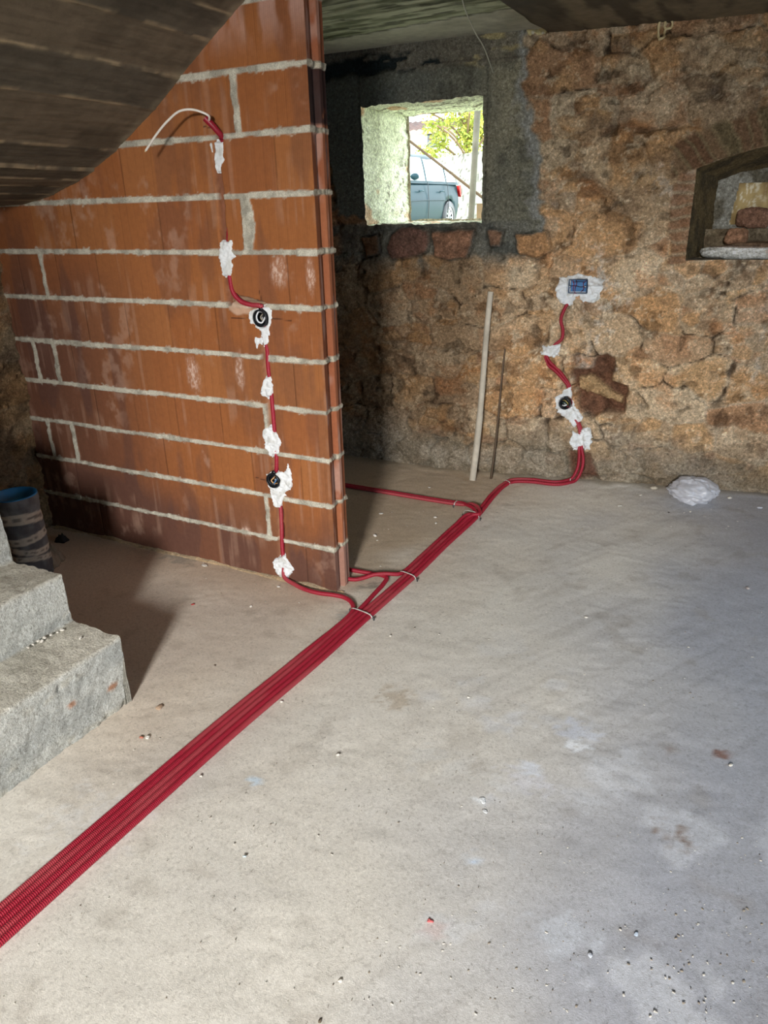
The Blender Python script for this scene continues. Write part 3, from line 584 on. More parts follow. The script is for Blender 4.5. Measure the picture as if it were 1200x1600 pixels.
# ================================================================== STAIRCASE
def build_stairs():
    root = empty('concrete_staircase', (-2.2, 1.4, 0))
    tag(root, 'raw grey concrete staircase rising to the left with a board-marked sloping underside', 'stairs')
    pts = [(-1.78, -.01), (-1.78, .252), (-2.01, .255), (-2.015, .432), (-2.26, .435), (-2.262, .62), (-2.5, .62), (-2.5, .80), (-2.74, .80), (-2.74, .98), (-2.98, .98), (-2.98, 1.16), (-3.31, 1.16)]
    poly = []; nr = []
    for a, b in zip(pts[:-1], pts[1:]):
        n = max(2, int(math.hypot(b[0]-a[0], b[1]-a[1])/.0085)); riser = abs(b[0]-a[0]) < .02
        for i in range(n):
            t = i/n; poly.append((a[0]+(b[0]-a[0])*t, a[1]+(b[1]-a[1])*t)); nr.append((1, 0) if riser else (0, 1))
    poly.append(pts[-1]); nr.append((0, 1)); poly = np.array(poly); nr = np.array(nr, float)
    for _ in range(1):
        q = poly.copy(); q[1:-1] = (poly[:-2]+poly[1:-1]*2+poly[2:])/4; q[0] = poly[0]; poly = q
        q = nr.copy(); q[1:-1] = (nr[:-2]+nr[1:-1]*2+nr[2:])/4; nr = q
    s = np.cumsum(np.r_[0, np.linalg.norm(np.diff(poly, axis=0), axis=1)])
    ys = np.arange(.30, 1.4301, .0085); S, Y = np.meshgrid(s, ys, indexing='ij'); riser = nr[:, 0][:, None]+0*S; Zp = poly[:, 1][:, None]+0*S
    h = .004*fbm(S*7, Y*7, 4, 701)+.003*fbm(S*30, Y*30, 4, 703, .65)+.0024*fbm(S*75, Y*60, 2, 705)
    # poured layers: ragged crumbly seams
    band = np.zeros_like(S)
    for zc, w in ((.205, .02), (.345, .012), (.262, .010)):
        band = np.maximum(band, riser*(1-sm(w*.4, w, abs(Zp-zc-.02*(Y-1.2)+.010*fbm(Y*8, S*0, 3, int(zc*1000))))))
    band2 = riser*(1-sm(.008, .03, Zp+.01*fbm(Y*10, S*0, 3, 711)))
    cr = np.maximum(band*sm(-.2, .3, fbm(Y*5, S*5, 2, 713)), band2); h = h+cr*.006*fbm(S*70, Y*70, 3, 715)-.002*cr
    ragged = sm(1.36, 1.43, Y); yoff = ragged*(.034*np.minimum(Zp/.25, 1)-.008*(.4+fbm(S*16, Y*4, 4, 717)))
    tread = mix(s2l((216, 212, 198))+np.zeros(S.shape+(3,)), s2l((198, 194, 180))+0.0, sm(-.4, .5, fbm(S*6, Y*9, 4, 719)))
    rise = mix(s2l((202, 204, 198))+0*tread, s2l((178, 181, 177))+0*tread, sm(-.3, .4, fbm(S*9, Y*4, 4, 721)))
    c = mix(tread, rise, riser); c = mix(c, s2l((206, 202, 186))+0*c, cr*.5*sm(-.2, .5, fbm(S*40, Y*40, 3, 723))); c = mix(c, s2l((210, 208, 196))+0*c, sm(.45, .7, fbm(S*12, Y*12, 5, 727, .7))*.5)
    for px, py, r in ((113, 1099, .012), (175, 1073, .014)):
        p = on(px, py, 0, -1.78); c = mix(c, s2l((178, 122, 84))+0*c, (1-sm(r*.5, r*1.2, np.hypot((Y-p[1])*.6, (Zp-p[2]))+.004*fbm(Y*60, S*60, 2, 731)))*riser*.85)
    P = np.stack([poly[:, 0][:, None]+nr[:, 0][:, None]*h, Y+yoff, poly[:, 1][:, None]+nr[:, 1][:, None]*h], -1)
    A = Acc(); A.grid(P, c, flip=True)
    E = P[:, -1]; t = np.linspace(0, 1, 26); G = np.repeat(E[:, None], 26, 1); G[..., 2] = E[:, 2][:, None]*(1-t)-.01*t; G[..., 1] += .006*fbm(G[..., 0]*20, G[..., 2]*20, 3, 733)*np.sin(t*math.pi)
    A.grid(G, s2l((150, 148, 138)), flip=True)
    under(A.obj('lower_flight', M_CONC), root)
    # upper flight seen from below
    prof = np.array([(-3.34, 1.59), (-3.05, 1.603), (-2.88, 1.628), (-2.714, 1.675), (-2.59, 1.722), (-2.469, 1.778), (-2.243, 1.905), (-2.078, 2.012), (-1.932, 2.105), (-1.767, 2.202), (-1.53, 2.335)])
    s = np.r_[0, np.cumsum(np.linalg.norm(np.diff(prof, axis=0), axis=1))]
    edge_x = [-3.34, -3.2, -3.08, -2.97, -2.86, -2.77, -2.69, -2.60, -2.462, -2.235, -2.09, -1.935, -1.83, -1.70, -1.5]
    su = np.unique(np.concatenate([np.arange(0, s[-1], .008), [s[-1]]])); px_ = np.interp(su, s, prof[:, 0]); pz = np.interp(su, s, prof[:, 1])
    T = np.stack([np.gradient(px_, su), np.gradient(pz, su)], -1); T /= np.linalg.norm(T, axis=1)[:, None]; Nn = np.stack([T[:, 1], -T[:, 0]], -1)
    ys = np.arange(1.42, BRY+.004, .008); S, Y = np.meshgrid(su, ys, indexing='ij'); Xp = px_[:, None]+0*S+.012*(Y-BRY)+.004*fbm(Y*3, S*2, 2, 741)
    e = np.array(edge_x); bi = np.clip(np.searchsorted(e, Xp.ravel())-1, 0, len(e)-2).reshape(Xp.shape); loc = (Xp-e[bi])/(e[bi+1]-e[bi]); dl = np.minimum(Xp-e[bi], e[bi+1]-Xp)
    rid = 1-sm(.001, .009, dl+.003*fbm(Y*18, S*8, 3, 743))
    h = .004*(hsh(bi, bi*0, 43)-.5)+.010*(loc-.5)*(hsh(bi, bi*0, 44)-.3)+.003*rid*sm(-.5, .3, fbm(Y*11, S*3, 3, 745))+.0016*fbm(S*90, Y*6, 3, 747)
    g = fbm(Xp*60, Y*4+.7*fbm(Xp*9, Y*3, 2, 749), 4, 751)
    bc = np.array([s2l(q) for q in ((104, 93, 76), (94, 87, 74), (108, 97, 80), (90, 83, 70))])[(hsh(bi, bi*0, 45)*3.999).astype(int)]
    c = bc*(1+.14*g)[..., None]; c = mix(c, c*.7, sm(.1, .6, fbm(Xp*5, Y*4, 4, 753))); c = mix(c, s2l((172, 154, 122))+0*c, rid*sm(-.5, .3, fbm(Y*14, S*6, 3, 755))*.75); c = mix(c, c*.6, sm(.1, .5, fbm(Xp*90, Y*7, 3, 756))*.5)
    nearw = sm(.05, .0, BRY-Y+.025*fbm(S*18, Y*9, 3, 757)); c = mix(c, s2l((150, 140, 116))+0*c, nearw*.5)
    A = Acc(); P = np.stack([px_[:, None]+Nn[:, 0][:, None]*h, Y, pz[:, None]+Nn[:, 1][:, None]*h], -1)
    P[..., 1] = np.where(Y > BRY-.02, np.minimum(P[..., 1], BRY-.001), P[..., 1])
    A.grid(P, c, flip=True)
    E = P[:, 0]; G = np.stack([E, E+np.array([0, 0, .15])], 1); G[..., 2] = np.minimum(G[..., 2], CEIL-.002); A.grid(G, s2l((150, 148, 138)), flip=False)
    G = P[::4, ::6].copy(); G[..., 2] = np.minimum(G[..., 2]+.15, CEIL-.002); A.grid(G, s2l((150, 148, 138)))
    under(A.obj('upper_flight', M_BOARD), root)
build_stairs()

# ================================================================== CONDUITS
RED = s2l((154, 27, 48)); R_T = .0098
def spline(P, step=.004):            # Hermite curve through the points, tangents weighted by spacing so that it never loops
    P = np.array(P, float); d = np.maximum(np.linalg.norm(np.diff(P, axis=0), axis=1), 1e-5)**.6; n = len(P)
    v = np.diff(P, axis=0)/d[:, None]; M = np.zeros_like(P); M[0] = v[0]; M[-1] = v[-1]
    for i in range(1, n-1): M[i] = (v[i-1]*d[i]+v[i]*d[i-1])/(d[i]+d[i-1])
    out = []
    for i in range(n-1):
        m = max(2, int(np.linalg.norm(P[i+1]-P[i])/step)); t = np.linspace(0, 1, m, endpoint=False)[:, None]
        out.append((2*t**3-3*t**2+1)*P[i]+(t**3-2*t**2+t)*d[i]*M[i]+(3*t**2-2*t**3)*P[i+1]+(t**3-t**2)*d[i]*M[i+1])
    out.append(P[-1:]); return np.vstack(out)
def resample(P, st):
    s = np.r_[0, np.cumsum(np.linalg.norm(np.diff(P, axis=0), axis=1))]; n = int(s[-1]/st); u = np.linspace(0, s[-1], n)
    return np.stack([np.interp(u, s, P[:, i]) for i in range(3)], -1), u
def conduit(name, pts, label, group=None, r=R_T, pitch=.0051, seg=10):
    C, u = resample(spline(pts), pitch/4)
    ph = np.arange(len(u)) % 4; rad = r*np.array([.86, .97, 1.0, .97])[ph]
    col = np.array([RED*.42, RED, s2l((180, 46, 66)), RED])[ph]  # groove shade and crest highlight put into the ring colours
    dust = sm(.1, .6, fbm(u*3, u*0+sum(map(ord, label)) % 50, 3, 801)); col = mix(col, s2l((186, 120, 116))+0*col, dust*.16)
    A = Acc(); A.tube(C, rad, col, seg)
    o = A.obj(name, M_TUBE); origin(o, C[0]); return tag(o, label, 'conduit', group)
def fl(px, py, z=.0105): return on(px, py, 2, z)
def onbrick(px, py, d=-.006): p = on(px, py, 1, BRY); return np.array([p[0], BRY-d, p[2]])
def onstone(px, py, d=0.): p = wallpt(px, py); return np.array([p[0], yb(p[0])+.012-d, p[2]])
t1 = (fl(550, 953)+fl(581, 962))/2; t2 = (fl(624, 895)+fl(651, 903))/2; t3 = (fl(724, 803)+fl(749, 810))/2
b0 = (fl(0, 1410)+fl(0, 1482))/2; dirb = (t1-b0)/np.linalg.norm(t1-b0); b_ext = b0-dirb*1.9; mid = (b0+t1)/2
SP = .0212
def lane(p, i, n): return p+np.array([(i-(n-1)/2)*SP, 0, 0])
def foot_lane(i): return [lane(b_ext, i, 5), lane(b0-dirb*.9, i, 5)+(0.004, 0, 0), lane(b0, i, 5), lane(mid, i, 5)+(-.006, 0, 0), lane(b0*.25+t1*.75, i, 5)+(.003, 0, 0)]
# A: from the clay block wall
conduit('conduit', foot_lane(0)+[lane(t1, 0, 5), fl(551.5, 946), fl(546, 938), fl(535, 932.5), fl(520, 929.5), fl(500, 927), fl(480, 922), fl(462, 914), onbrick(447, 898, .016), onbrick(443, 884, -.004), onbrick(440, 855), onbrick(439, 822), onbrick(437, 790), onbrick(433, 768), np.array([BOX2[0]+.002, BRY+.012, BOX2[1]-.03])],
        'red conduit from the lower black box to the floor, leftmost of the bundle')
# B: loops off behind the brick wall end
conduit('conduit', foot_lane(1)+[lane(t1, 1, 5)+(0, .005, 0), fl(583, 930), fl(600, 911), fl(604, 903, .011), fl(597, 899, .010), fl(580, 896, .010), fl(552, 891), fl(536, 887), np.array([-1.9, 2.66, .0105])],
        'red conduit looping out of the bundle, under its neighbour, behind the brick wall')
xC = (lambda p, i: lane(p, i, 4))
lr1, lr2 = fl(720, 787.5), fl(545, 759)
conduit('conduit', foot_lane(2)+[lane(t1, 2, 5), (lane(t1, 2, 5)+xC(t2, 0))/2+(.012, 0, 0), xC(t2, 1), (xC(t2, 1)+xC(t3, 1))/2, xC(t2, 1)*.22+xC(t3, 1)*.78+(.006, 0, .004), xC(t3, 2)+(.004, -.03, .0195), fl(748.5, 803, .031), fl(749, 796.5, .031), fl(744.5, 790.5, .031), fl(736, 787.5, .026), fl(726, 788.5, .0125), lr1+(-.03, -.010, 0), lr2+(0, -.011, 0), np.array([-2.85, 3.56, .0105])],
        'red conduit in the middle of the bundle that turns left into the dark')
conduit('conduit', foot_lane(3)+[lane(t1, 3, 5), (lane(t1, 3, 5)+xC(t2, 2))/2, xC(t2, 2), (xC(t2, 2)+xC(t3, 2))/2, xC(t3, 2), fl(770, 770), fl(785, 757), fl(800, 749.5), fl(830, 749), fl(868, 753), fl(884, 751), onstone(897, 743, .065), onstone(905, 728, .050), onstone(906.5, 712, .036), onstone(905, 701, .014), onstone(905, 684, -.005), onstone(904, 668, .006), onstone(893, 648, -.004), onstone(886, 635, -.004)],
        'red conduit, second from right in the bundle, rising to the round stone-wall box')
conduit('conduit', foot_lane(4)+[lane(t1, 4, 5), (lane(t1, 4, 5)+xC(t2, 3))/2, xC(t2, 3), (xC(t2, 3)+xC(t3, 3))/2+(-.004, 0, 0), xC(t3, 3)+(.0, 0, 0), fl(774, 773), fl(789, 759), fl(802, 753), fl(830, 753), fl(870, 757), fl(890, 754), onstone(904, 745, .072), onstone(912, 728, .050), onstone(912.5, 712, .036), onstone(909, 701, .014), onstone(908, 684, -.004), onstone(906, 668, .0), onstone(897, 648, -.008), onstone(893, 628, -.014), onstone(889, 604, -.003), onstone(883, 592, .008), onstone(872, 578, .008), onstone(858, 565, .006), onstone(852, 552, -.004), onstone(866, 539, -.002), onstone(877, 530, .006), onstone(879, 516, .006), onstone(876, 500, .006), onstone(882, 482, .006), onstone(888, 472, -.006), onstone(898, 458, -.014)],
        'red conduit at the right edge of the bundle, climbing to the blue box')
conduit('conduit', [onstone(884, 622, -.006), onstone(887, 606, -.001), onstone(878, 591, .010), onstone(867, 579, .012), onstone(855, 569, .010), onstone(850, 557, -.002)],
        'short red conduit above the round box on the stone wall, left of its twin', pitch=.0051)
conduit('conduit', [np.array([-1.98, 2.575, .0105]), np.array([-1.75, 2.565, .0105]), fl(552, 905.5), fl(568, 903), fl(584, 898, .028), fl(602, 896.5, .024), fl(622, 897, .013), xC(t2, 0)+(-.004, .006, 0), xC(t2, 0)*.75+xC(t3, 0)*.25, (xC(t2, 0)+xC(t3, 0))/2, xC(t2, 0)*.2+xC(t3, 0)*.8+(.004, 0, .004), xC(t3, 1)+(.002, -.03, .0195), fl(743, 803, .031), fl(742.5, 798, .031), fl(738, 793, .031), fl(731, 789.5, .026), fl(722, 785.8, .0125), lr1+(-.05, .011, 0), lr2+(0, .010, 0), np.array([-2.85, 3.582, .0105])],
        'red conduit from behind the brick wall crossing over its neighbour into the bundle')
conduit('conduit', [onbrick(347, 216, .004), onbrick(344, 224, -.022), onbrick(340, 262, -.044), onbrick(346, 300, -.044), onbrick(349, 345, -.038), onbrick(354, 378, -.012), onbrick(356, 405, -.006), onbrick(359, 435, -.003), onbrick(364, 456, .0), onbrick(376, 470, .002), onbrick(392, 476, .002), onbrick(408, 478.5, .0), np.array([BOX1[0]+.003, BRY+.008, BOX1[1]+.033])],
        'red corrugated conduit sunk in the brick wall chase above the upper black box')
conduit('conduit', [np.array([BOX1[0]+.006, BRY+.016, BOX1[1]-.030]), onbrick(413, 528, -.010), onbrick(417.5, 548, -.002), onbrick(419, 575, -.002), onbrick(421, 600, -.008), onbrick(425, 625, -.001), onbrick(427.5, 655, -.001), onbrick(429, 690, -.008), onbrick(432, 714, -.002), onbrick(431, 733, -.006), np.array([BOX2[0]+.004, BRY+.012, BOX2[1]+.03])],
        'red corrugated conduit in the brick wall chase between the two black boxes')

# flared sleeve end and white cable at the top of the clay block wall
A = Acc(); sl = spline([onbrick(347, 217, -.01), onbrick(345.5, 208, .012), onbrick(340, 197, .028), onbrick(332, 186, .04)], .003)
A.tube(sl, np.linspace(.0098, .0125, len(sl)), RED*.8, 12, cap=False)
o = A.obj('conduit_end', M_TUBE); origin(o, sl[0]); tag(o, 'short red sleeve sticking out of the top of the chase', 'conduit')
A = Acc(); cab = spline([onbrick(336, 191, .034)]+[on(px, py, 1, y) for px, py, y in ((326, 181, 2.36), (312, 174, 2.34), (297, 171, 2.325), (280, 174, 2.31), (262, 189, 2.30), (246, 208, 2.295), (228, 235, 2.29))], .004)
A.tube(cab, .0042, s2l((226, 220, 210)), 8); e = cab[-1]; d = cab[-1]-cab[-3]; d /= np.linalg.norm(d)
cbo = A.obj('electric_cable', M_PLAST); origin(cbo, cab[0]); tag(cbo, 'white electric cable bending out of the red sleeve and hanging left', 'cable')
A = Acc(); A.tube([e-cab[0], e+d*.006-cab[0]], .003, s2l((206, 186, 140)), 8); A.obj('cable_tip', M_PLAST, cbo)

# ================================================================== CABLE TIES
def tie(ca, cb, n, label, zc=.0105, tw=.0032, stack=1, col=(206, 202, 196), nail=True, axis=None):
    ca = np.array(ca, float); cb = np.array(cb, float); root = empty('cable_tie', tuple(((ca+cb)/2)*np.array([1, 1, 0])))
    tag(root, label, 'cable tie'); u = (cb-ca); L = np.linalg.norm(u); u /= L; c = (ca+cb)/2
    a = np.linspace(-.12*math.pi, 1.12*math.pi, 26); top = zc+R_T*(2*stack-1)+.0025
    xx = np.cos(a); pr = np.sign(xx)*np.abs(xx)**.55*(L/2+R_T+.002); zz = np.maximum(.001, np.abs(np.sin(a))**.6*np.sign(np.sin(a))*top)
    P = np.array([c+u*x for x in pr]); P[:, 2] = zz; A = Acc(); w = np.cross(u, [0, 0, 1.]); w[2] = 0; w /= np.linalg.norm(w)
    G = np.stack([P-w*tw+[0, 0, -.0006], P-w*tw*.9+[0, 0, .0012], P+w*tw*.9+[0, 0, .0012], P+w*tw+[0, 0, -.0006]], 1)
    cc = np.repeat(s2l(col)[None], len(P), 0); cc[::3] *= .75; A.grid(G, np.repeat(cc[:, None], 4, 1)); under(A.obj('strap', M_PLAST), root)
    if nail:
        q = cb+u*(R_T+.010); B = Acc(); B.lathe([(0, .013), (.0045, .012), (.0055, .008), (.003, .006), (.003, -.002)], (q[0], q[1], 0), s2l((52, 58, 62)), 2, 12); under(B.obj('screw_plug', M_BLACK), root)
        q = ca-u*(R_T+.008); B = Acc(); B.lathe([(0, .010), (.0035, .009), (.004, .006), (.0025, .004), (.0025, -.002)], (q[0], q[1], 0), s2l((70, 74, 78)), 2, 12); under(B.obj('screw_plug', M_BLACK), root)
    return root
tie(lane(t1, 0, 5)+(-.002, 0.004, 0), lane(t1, 4, 5)+(.002, -.012, 0), 5, 'white strap over all five conduits near the corner of the brick wall', tw=.0036)
tie(xC(t2, 0)+(-.006, .008, 0), xC(t2, 3)+(.002, -.01, 0), 4, 'pale strap over the conduit bundle just above the looping branches')
tie(xC(t3, 0)+(-.004, 0.004, 0), xC(t3, 3)+(.004, -.008, 0), 4, 'pale strap over the bundle where two conduits turn left', stack=1.9)
q = fl(712, 787); tie(q+(0, .014, 0), q+(0, -.012, 0), 2, 'small strap on the conduit pair running left into the dark', tw=.0028)
q = (fl(791, 752)+fl(794, 756))/2; tie(q+(-.012, .006, 0), q+(.012, -.008, 0), 2, 'small strap on the conduit pair below the leaning rods', tw=.0028, nail=False)
q = (fl(890, 747)+fl(892, 753))/2; tie(q+(-.002, .012, 0), q+(.004, -.014, 0), 2, 'small strap on the conduit pair at the foot of the stone wall', tw=.0028, nail=False)

# ================================================================== GYPSUM PATCHES
def plaster(pl, where, thick, label, holes=(), group=None, col=(226, 230, 232), seed=0, rag=.006):
    uv = buv if where == 'b' else wuv
    poly = np.array([uv(*p) for p in pl]); a = poly.min(0)-.012; b = poly.max(0)+.012; st = .0028
    X, Z = np.meshgrid(np.arange(a[0], b[0], st), np.arange(a[1], b[1], st), indexing='ij')
    d = sdf_poly(X, Z, poly)+rag*fbm(X*60, Z*60, 3, seed+1, .7)+rag*.7*fbm(X*18, Z*18, 2, seed+2)
    for (hx, hz, hr) in holes:
        d = np.minimum(d, (np.hypot(X-hx, Z-hz)-hr) if np.isscalar(hr) else np.maximum(abs(X-hx)-hr[0], abs(Z-hz)-hr[1]))
    if where == 'b': base = 0*X+BRY
    else:
        hh = stone(X, Z)[0]; n = 0*hh; k = 7
        pad = np.pad(np.maximum(hh, -.02), k, mode='edge')
        for i in range(0, 2*k+1, 2):
            for j in range(0, 2*k+1, 2): n = n+pad[i:i+X.shape[0], j:j+X.shape[1]]
        n /= ((k+1)**2); base = yb(X)-np.maximum(.55*hh+.45*n, n-.006)
    kn = abs(fbm(X*22+Z*9, Z*34-X*7, 3, seed+3)); rel = thick*(.55+1.1*kn)+.0022*fbm(X*70, Z*70, 3, seed+4)
    h = -.012+(rel+.012)*sm(-.002, .0055, d)
    P = np.stack([X, base-h, Z], -1); m = d > -.0035; q = m[:-1, :-1] | m[1:, :-1] | m[:-1, 1:] | m[1:, 1:]
    c = mix(s2l(col)+np.zeros(X.shape+(3,)), s2l((196, 196, 190))+0.0, sm(.1, .6, fbm(X*40, Z*40, 3, seed+5))*.6)
    A = Acc(); A.grid(P, c, q); o = A.obj('gypsum_patch', M_GYPS); origin(o, P[q.shape[0]//2, q.shape[1]//2]); return tag(o, label, 'plaster patch', group)
def c4(L): return [(280+x/4, 150+y/4) for x, y in L]
def c5(L): return [(350+x/3.333, 500+y/3.333) for x, y in L]
def cb(L): return [(370+x/14.55, 450+y/14.55) for x, y in L]
def cw_(L): return [off4(*p) for p in L]
plaster(c4([(215, 285), (275, 285), (282, 400), (260, 480), (232, 472), (216, 400), (222, 350)]), 'b', .004, 'narrow cracked white gypsum strip just below the red sleeve', seed=10, rag=.004)
plaster(c4([(186, 288), (206, 288), (212, 330), (214, 375), (200, 350)]), 'b', .003, 'thin white gypsum sliver left of the topmost crack', seed=20, rag=.003)
plaster(c4([(250, 905), (330, 900), (338, 960), (372, 1010), (335, 1030), (326, 1125), (275, 1130), (262, 1050), (246, 1010)]), 'b', .007, 'white gypsum dab in the chase between the topmost crack and the upper box', seed=30)
plaster(cb([(290, 480), (420, 470), (560, 425), (700, 400), (800, 480), (815, 680), (775, 850), (745, 1120), (720, 1260), (680, 1330), (600, 1330), (540, 1000), (430, 850), (310, 835), (258, 640)]), 'b', .006, 'white gypsum collar with a long tail round the upper black box', holes=[(BOX1[0], BOX1[1], .0345)], seed=40)
plaster(cb([(390, 1080), (480, 1120), (545, 1180), (500, 1260), (470, 1390), (430, 1360), (400, 1200)]), 'b', .003, 'thin broken gypsum smear at the lower left of the upper box collar', seed=50, rag=.005)
plaster(c5([(212, 300), (240, 292), (256, 330), (256, 395), (225, 408), (196, 396), (190, 350)]), 'b', .009, 'small white gypsum lump midway between the black boxes, upper of two', seed=60)
plaster(c5([(200, 575), (240, 556), (275, 590), (300, 640), (290, 700), (240, 706), (212, 660)]), 'b', .008, 'rounded white gypsum lump just above the lower black box, on a mortar joint', seed=70)
plaster(c5([(219, 800), (255, 800), (300, 790), (325, 785), (332, 752), (345, 790), (357, 840), (348, 885), (322, 905), (348, 936), (318, 920), (292, 975), (258, 970), (242, 900), (228, 860)]), 'b', .008, 'large ragged white gypsum splash round the lower black box', holes=[(BOX2[0]-.001, BOX2[1], .0335)], seed=80)
plaster(c5([(265, 1240), (320, 1225), (345, 1262), (372, 1300), (332, 1345), (290, 1338), (258, 1290)]), 'b', .011, 'lowest white gypsum lump on the brick wall, just above the floor', seed=90)
plaster(cw_([(240, 150), (380, 112), (430, 128), (562, 165), (540, 230), (520, 300), (485, 332), (400, 325), (372, 280), (345, 292), (330, 335), (270, 345), (225, 300), (215, 230)]), 's', .010, 'broad white gypsum patch round the blue rectangular box on the stone wall', holes=[(BOXQ[0], BOXQ[1], (.049, .035))], seed=100, rag=.007)
plaster(cw_([(118, 625), (245, 605), (252, 640), (236, 690), (200, 712), (160, 700), (102, 690)]), 's', .013, 'squarish white gypsum patch over the conduit bend left of the wall cavity', seed=110, rag=.008)
plaster(cw_([(268, 930), (320, 905), (330, 985), (352, 1040), (402, 1098), (400, 1140), (350, 1198), (290, 1140), (210, 1085), (216, 980)]), 's', .012, 'ragged white gypsum patch round the round box on the stone wall', holes=[(BOXR[0], BOXR[1], .0335)], seed=120, rag=.008)
plaster(cw_([(330, 1205), (372, 1235), (400, 1190), (455, 1185), (474, 1290), (452, 1342), (340, 1342), (318, 1285)]), 's', .014, 'lowest white gypsum patch on the stone wall, above the two conduits', seed=130, rag=.007)

# ================================================================== BOXES
def round_box(c, label, wires, stub=None):
    c = np.array(c); root = empty('junction_box', tuple(c)); tag(root, label, 'junction box'); K = s2l((22, 25, 30))
    A = Acc(); A.lathe([(.0335, .03), (.0335, -.004), (.0325, -.006), (.029, -.006), (.0285, -.003), (.0285, .038), (0, .038)], (0, 0, 0), K, 1, 32); A.obj('cup', M_BLACK, root)
    A = Acc(); A.lathe([(.0285, .004), (.0265, .004), (.026, .010), (.0285, .010)], (0, 0, 0), K*1.6, 1, 32); A.obj('inner_ring', M_BLACK, root)
    for nm, pts, r, col in wires:
        A = Acc(); A.tube(spline([np.array(p) for p in pts], .002), r, s2l(col), 8); A.obj(nm, M_PLAST, root)
    A = Acc(); A.box((.004, .010, .036), (.016, .02, .012), K); A.obj('clip', M_BLACK, root)
    return root
round_box((BOX1[0], BRY-.006, BOX1[1]), 'black round junction box with a white cable loop, upper one on the brick wall',
          [('cable', [(-.012, .03, .02), (-.008, .0, .022), (-.014, -.004, .005), (-.008, -.004, -.012), (.006, -.002, -.017), (.014, .0, -.010), (.016, .01, .002), (.01, .03, .008)], .0032, (222, 226, 230)),
           ('cable', [(.0, .03, .014), (.008, .004, .014), (.002, .0, .004), (.008, .002, -.006), (.016, .02, -.004)], .002, (150, 140, 120))])
round_box((BOX2[0], BRY-.006, BOX2[1]), 'black round junction box with loose wires, lower one on the brick wall',
          [('cable', [(-.004, .03, .016), (.004, .0, .012), (-.006, -.004, .0), (.006, -.004, -.010), (.012, .02, -.018)], .0026, (206, 160, 110)),
           ('cable', [(.012, .03, .010), (.014, .0, .0), (.006, -.004, -.012), (.0, .02, -.02)], .0026, (70, 120, 170)),
           ('cable', [(-.016, .03, .004), (-.012, .0, -.012), (.0, .0, -.018), (.01, .03, -.01)], .002, (40, 44, 48))])
yR = yw(BOXR[0]-.05, BOXR[1])-.012
round_box((BOXR[0], yR, BOXR[1]), 'dark round junction box in white gypsum on the stone wall',
          [('cable', [(-.016, .02, .016), (.004, -.003, .020), (.018, .0, .006), (.016, .02, -.01)], .0022, (196, 176, 96)), ('cable', [(-.018, .03, -.006), (-.008, -.002, .008), (.008, .0, .004), (.014, .03, .0)], .0022, (60, 90, 80)),
           ('cable', [(-.014, .01, -.012), (.0, -.002, -.010), (.014, .0, -.004)], .0038, (232, 236, 236))])
def square_box():
    y = float(yb(BOXQ[0]))+.004; root = empty('junction_box', (BOXQ[0], y, BOXQ[1])); tag(root, 'blue rectangular junction box full of wires in the stone wall', 'junction box')
    B = s2l((38, 76, 112)); w, h, d, t = .0485, .0345, .05, .002
    A = Acc(); A.box((-w, d/2, 0), (t, d, 2*h), B); A.box((w, d/2, 0), (t, d, 2*h), B); A.box((0, d/2, h), (2*w+t, d, t), B); A.box((0, d/2, -h), (2*w+t, d, t), B); A.box((0, d, 0), (2*w, t, 2*h), s2l((74, 130, 186)))
    A.obj('casing', M_PLAST, root, smooth=False)
    for sx, sz in ((-1, .0), (1, .0)):
        A = Acc(); A.box((sx*(w-.006), .003, sz), (.011, .004, .012), B*.7); A.lathe([(0, -.002), (.0035, -.0015), (.0035, .002)], (sx*(w-.006), .0, sz), s2l((214, 218, 220)), 1, 10); A.obj('screw_lug', M_PLAST, root)
    for pts, col in (([(-.03, .04, -.033), (-.026, .01, -.01), (-.02, .0, .012), (-.034, .02, .03)], (150, 30, 50)), ([(-.022, .04, -.034), (-.014, .008, -.006), (-.006, .0, .016), (-.016, .03, .03)], (130, 28, 46)),
                     ([(-.04, .03, .0), (-.01, .004, .004), (.018, .002, -.002), (.042, .03, .004)], (24, 28, 40)), ([(.042, .03, .03), (.030, .004, .018), (.034, .004, -.012), (.014, .03, -.03)], (120, 34, 60)),
                     ([(-.036, .03, .02), (.0, .004, .026), (.034, .03, .022)], (30, 34, 44))):
        A = Acc(); A.tube(spline([np.array(p) for p in pts], .003), .0018, s2l(col), 8); A.obj('cable', M_PLAST, root)
square_box()

# ================================================================== LEANING STICK AND ROD
def leaning(name, foot, topp, r0, r1, col, label, cat, m, seg=12, bend=.006, notch=None, zlift=0):
    f = on(*foot, 2, r0*.3); tp = wallpt(*topp); tp = np.array([tp[0], yw(tp[0], tp[2])-r1, tp[2]])
    # keep the sight position of the top although it stands off the wall
    tp = on(*topp, 1, tp[1]); t = np.linspace(0, 1, 60)[:, None]; P = f+(tp-f)*t; P[:, 0] += bend*np.sin(t[:, 0]*5.2)
    r = r0+(r1-r0)*t[:, 0]
    if notch: r = r*(1+.10*((t[:, 0] < notch)))
    c = s2l(col)*(1+.16*fbm(t[:, 0]*9, t[:, 0]*0, 3, 901))[:, None]
    A = Acc(); A.tube(P, r, c, seg); o = A.obj(name, m); origin(o, f); return tag(o, label, cat)
leaning('wooden_stick', (738, 750), (768, 456), .0185, .0165, (190, 182, 166), 'pale grey wooden stick leaning on the stone wall left of the white patches', 'stick', M_WOOD, notch=.36)
leaning('metal_rod', (767, 748), (790, 545), .0075, .005, (92, 78, 64), 'thin dark rod leaning on the stone wall right of the pale stick', 'rod', M_METAL, 8, .004)

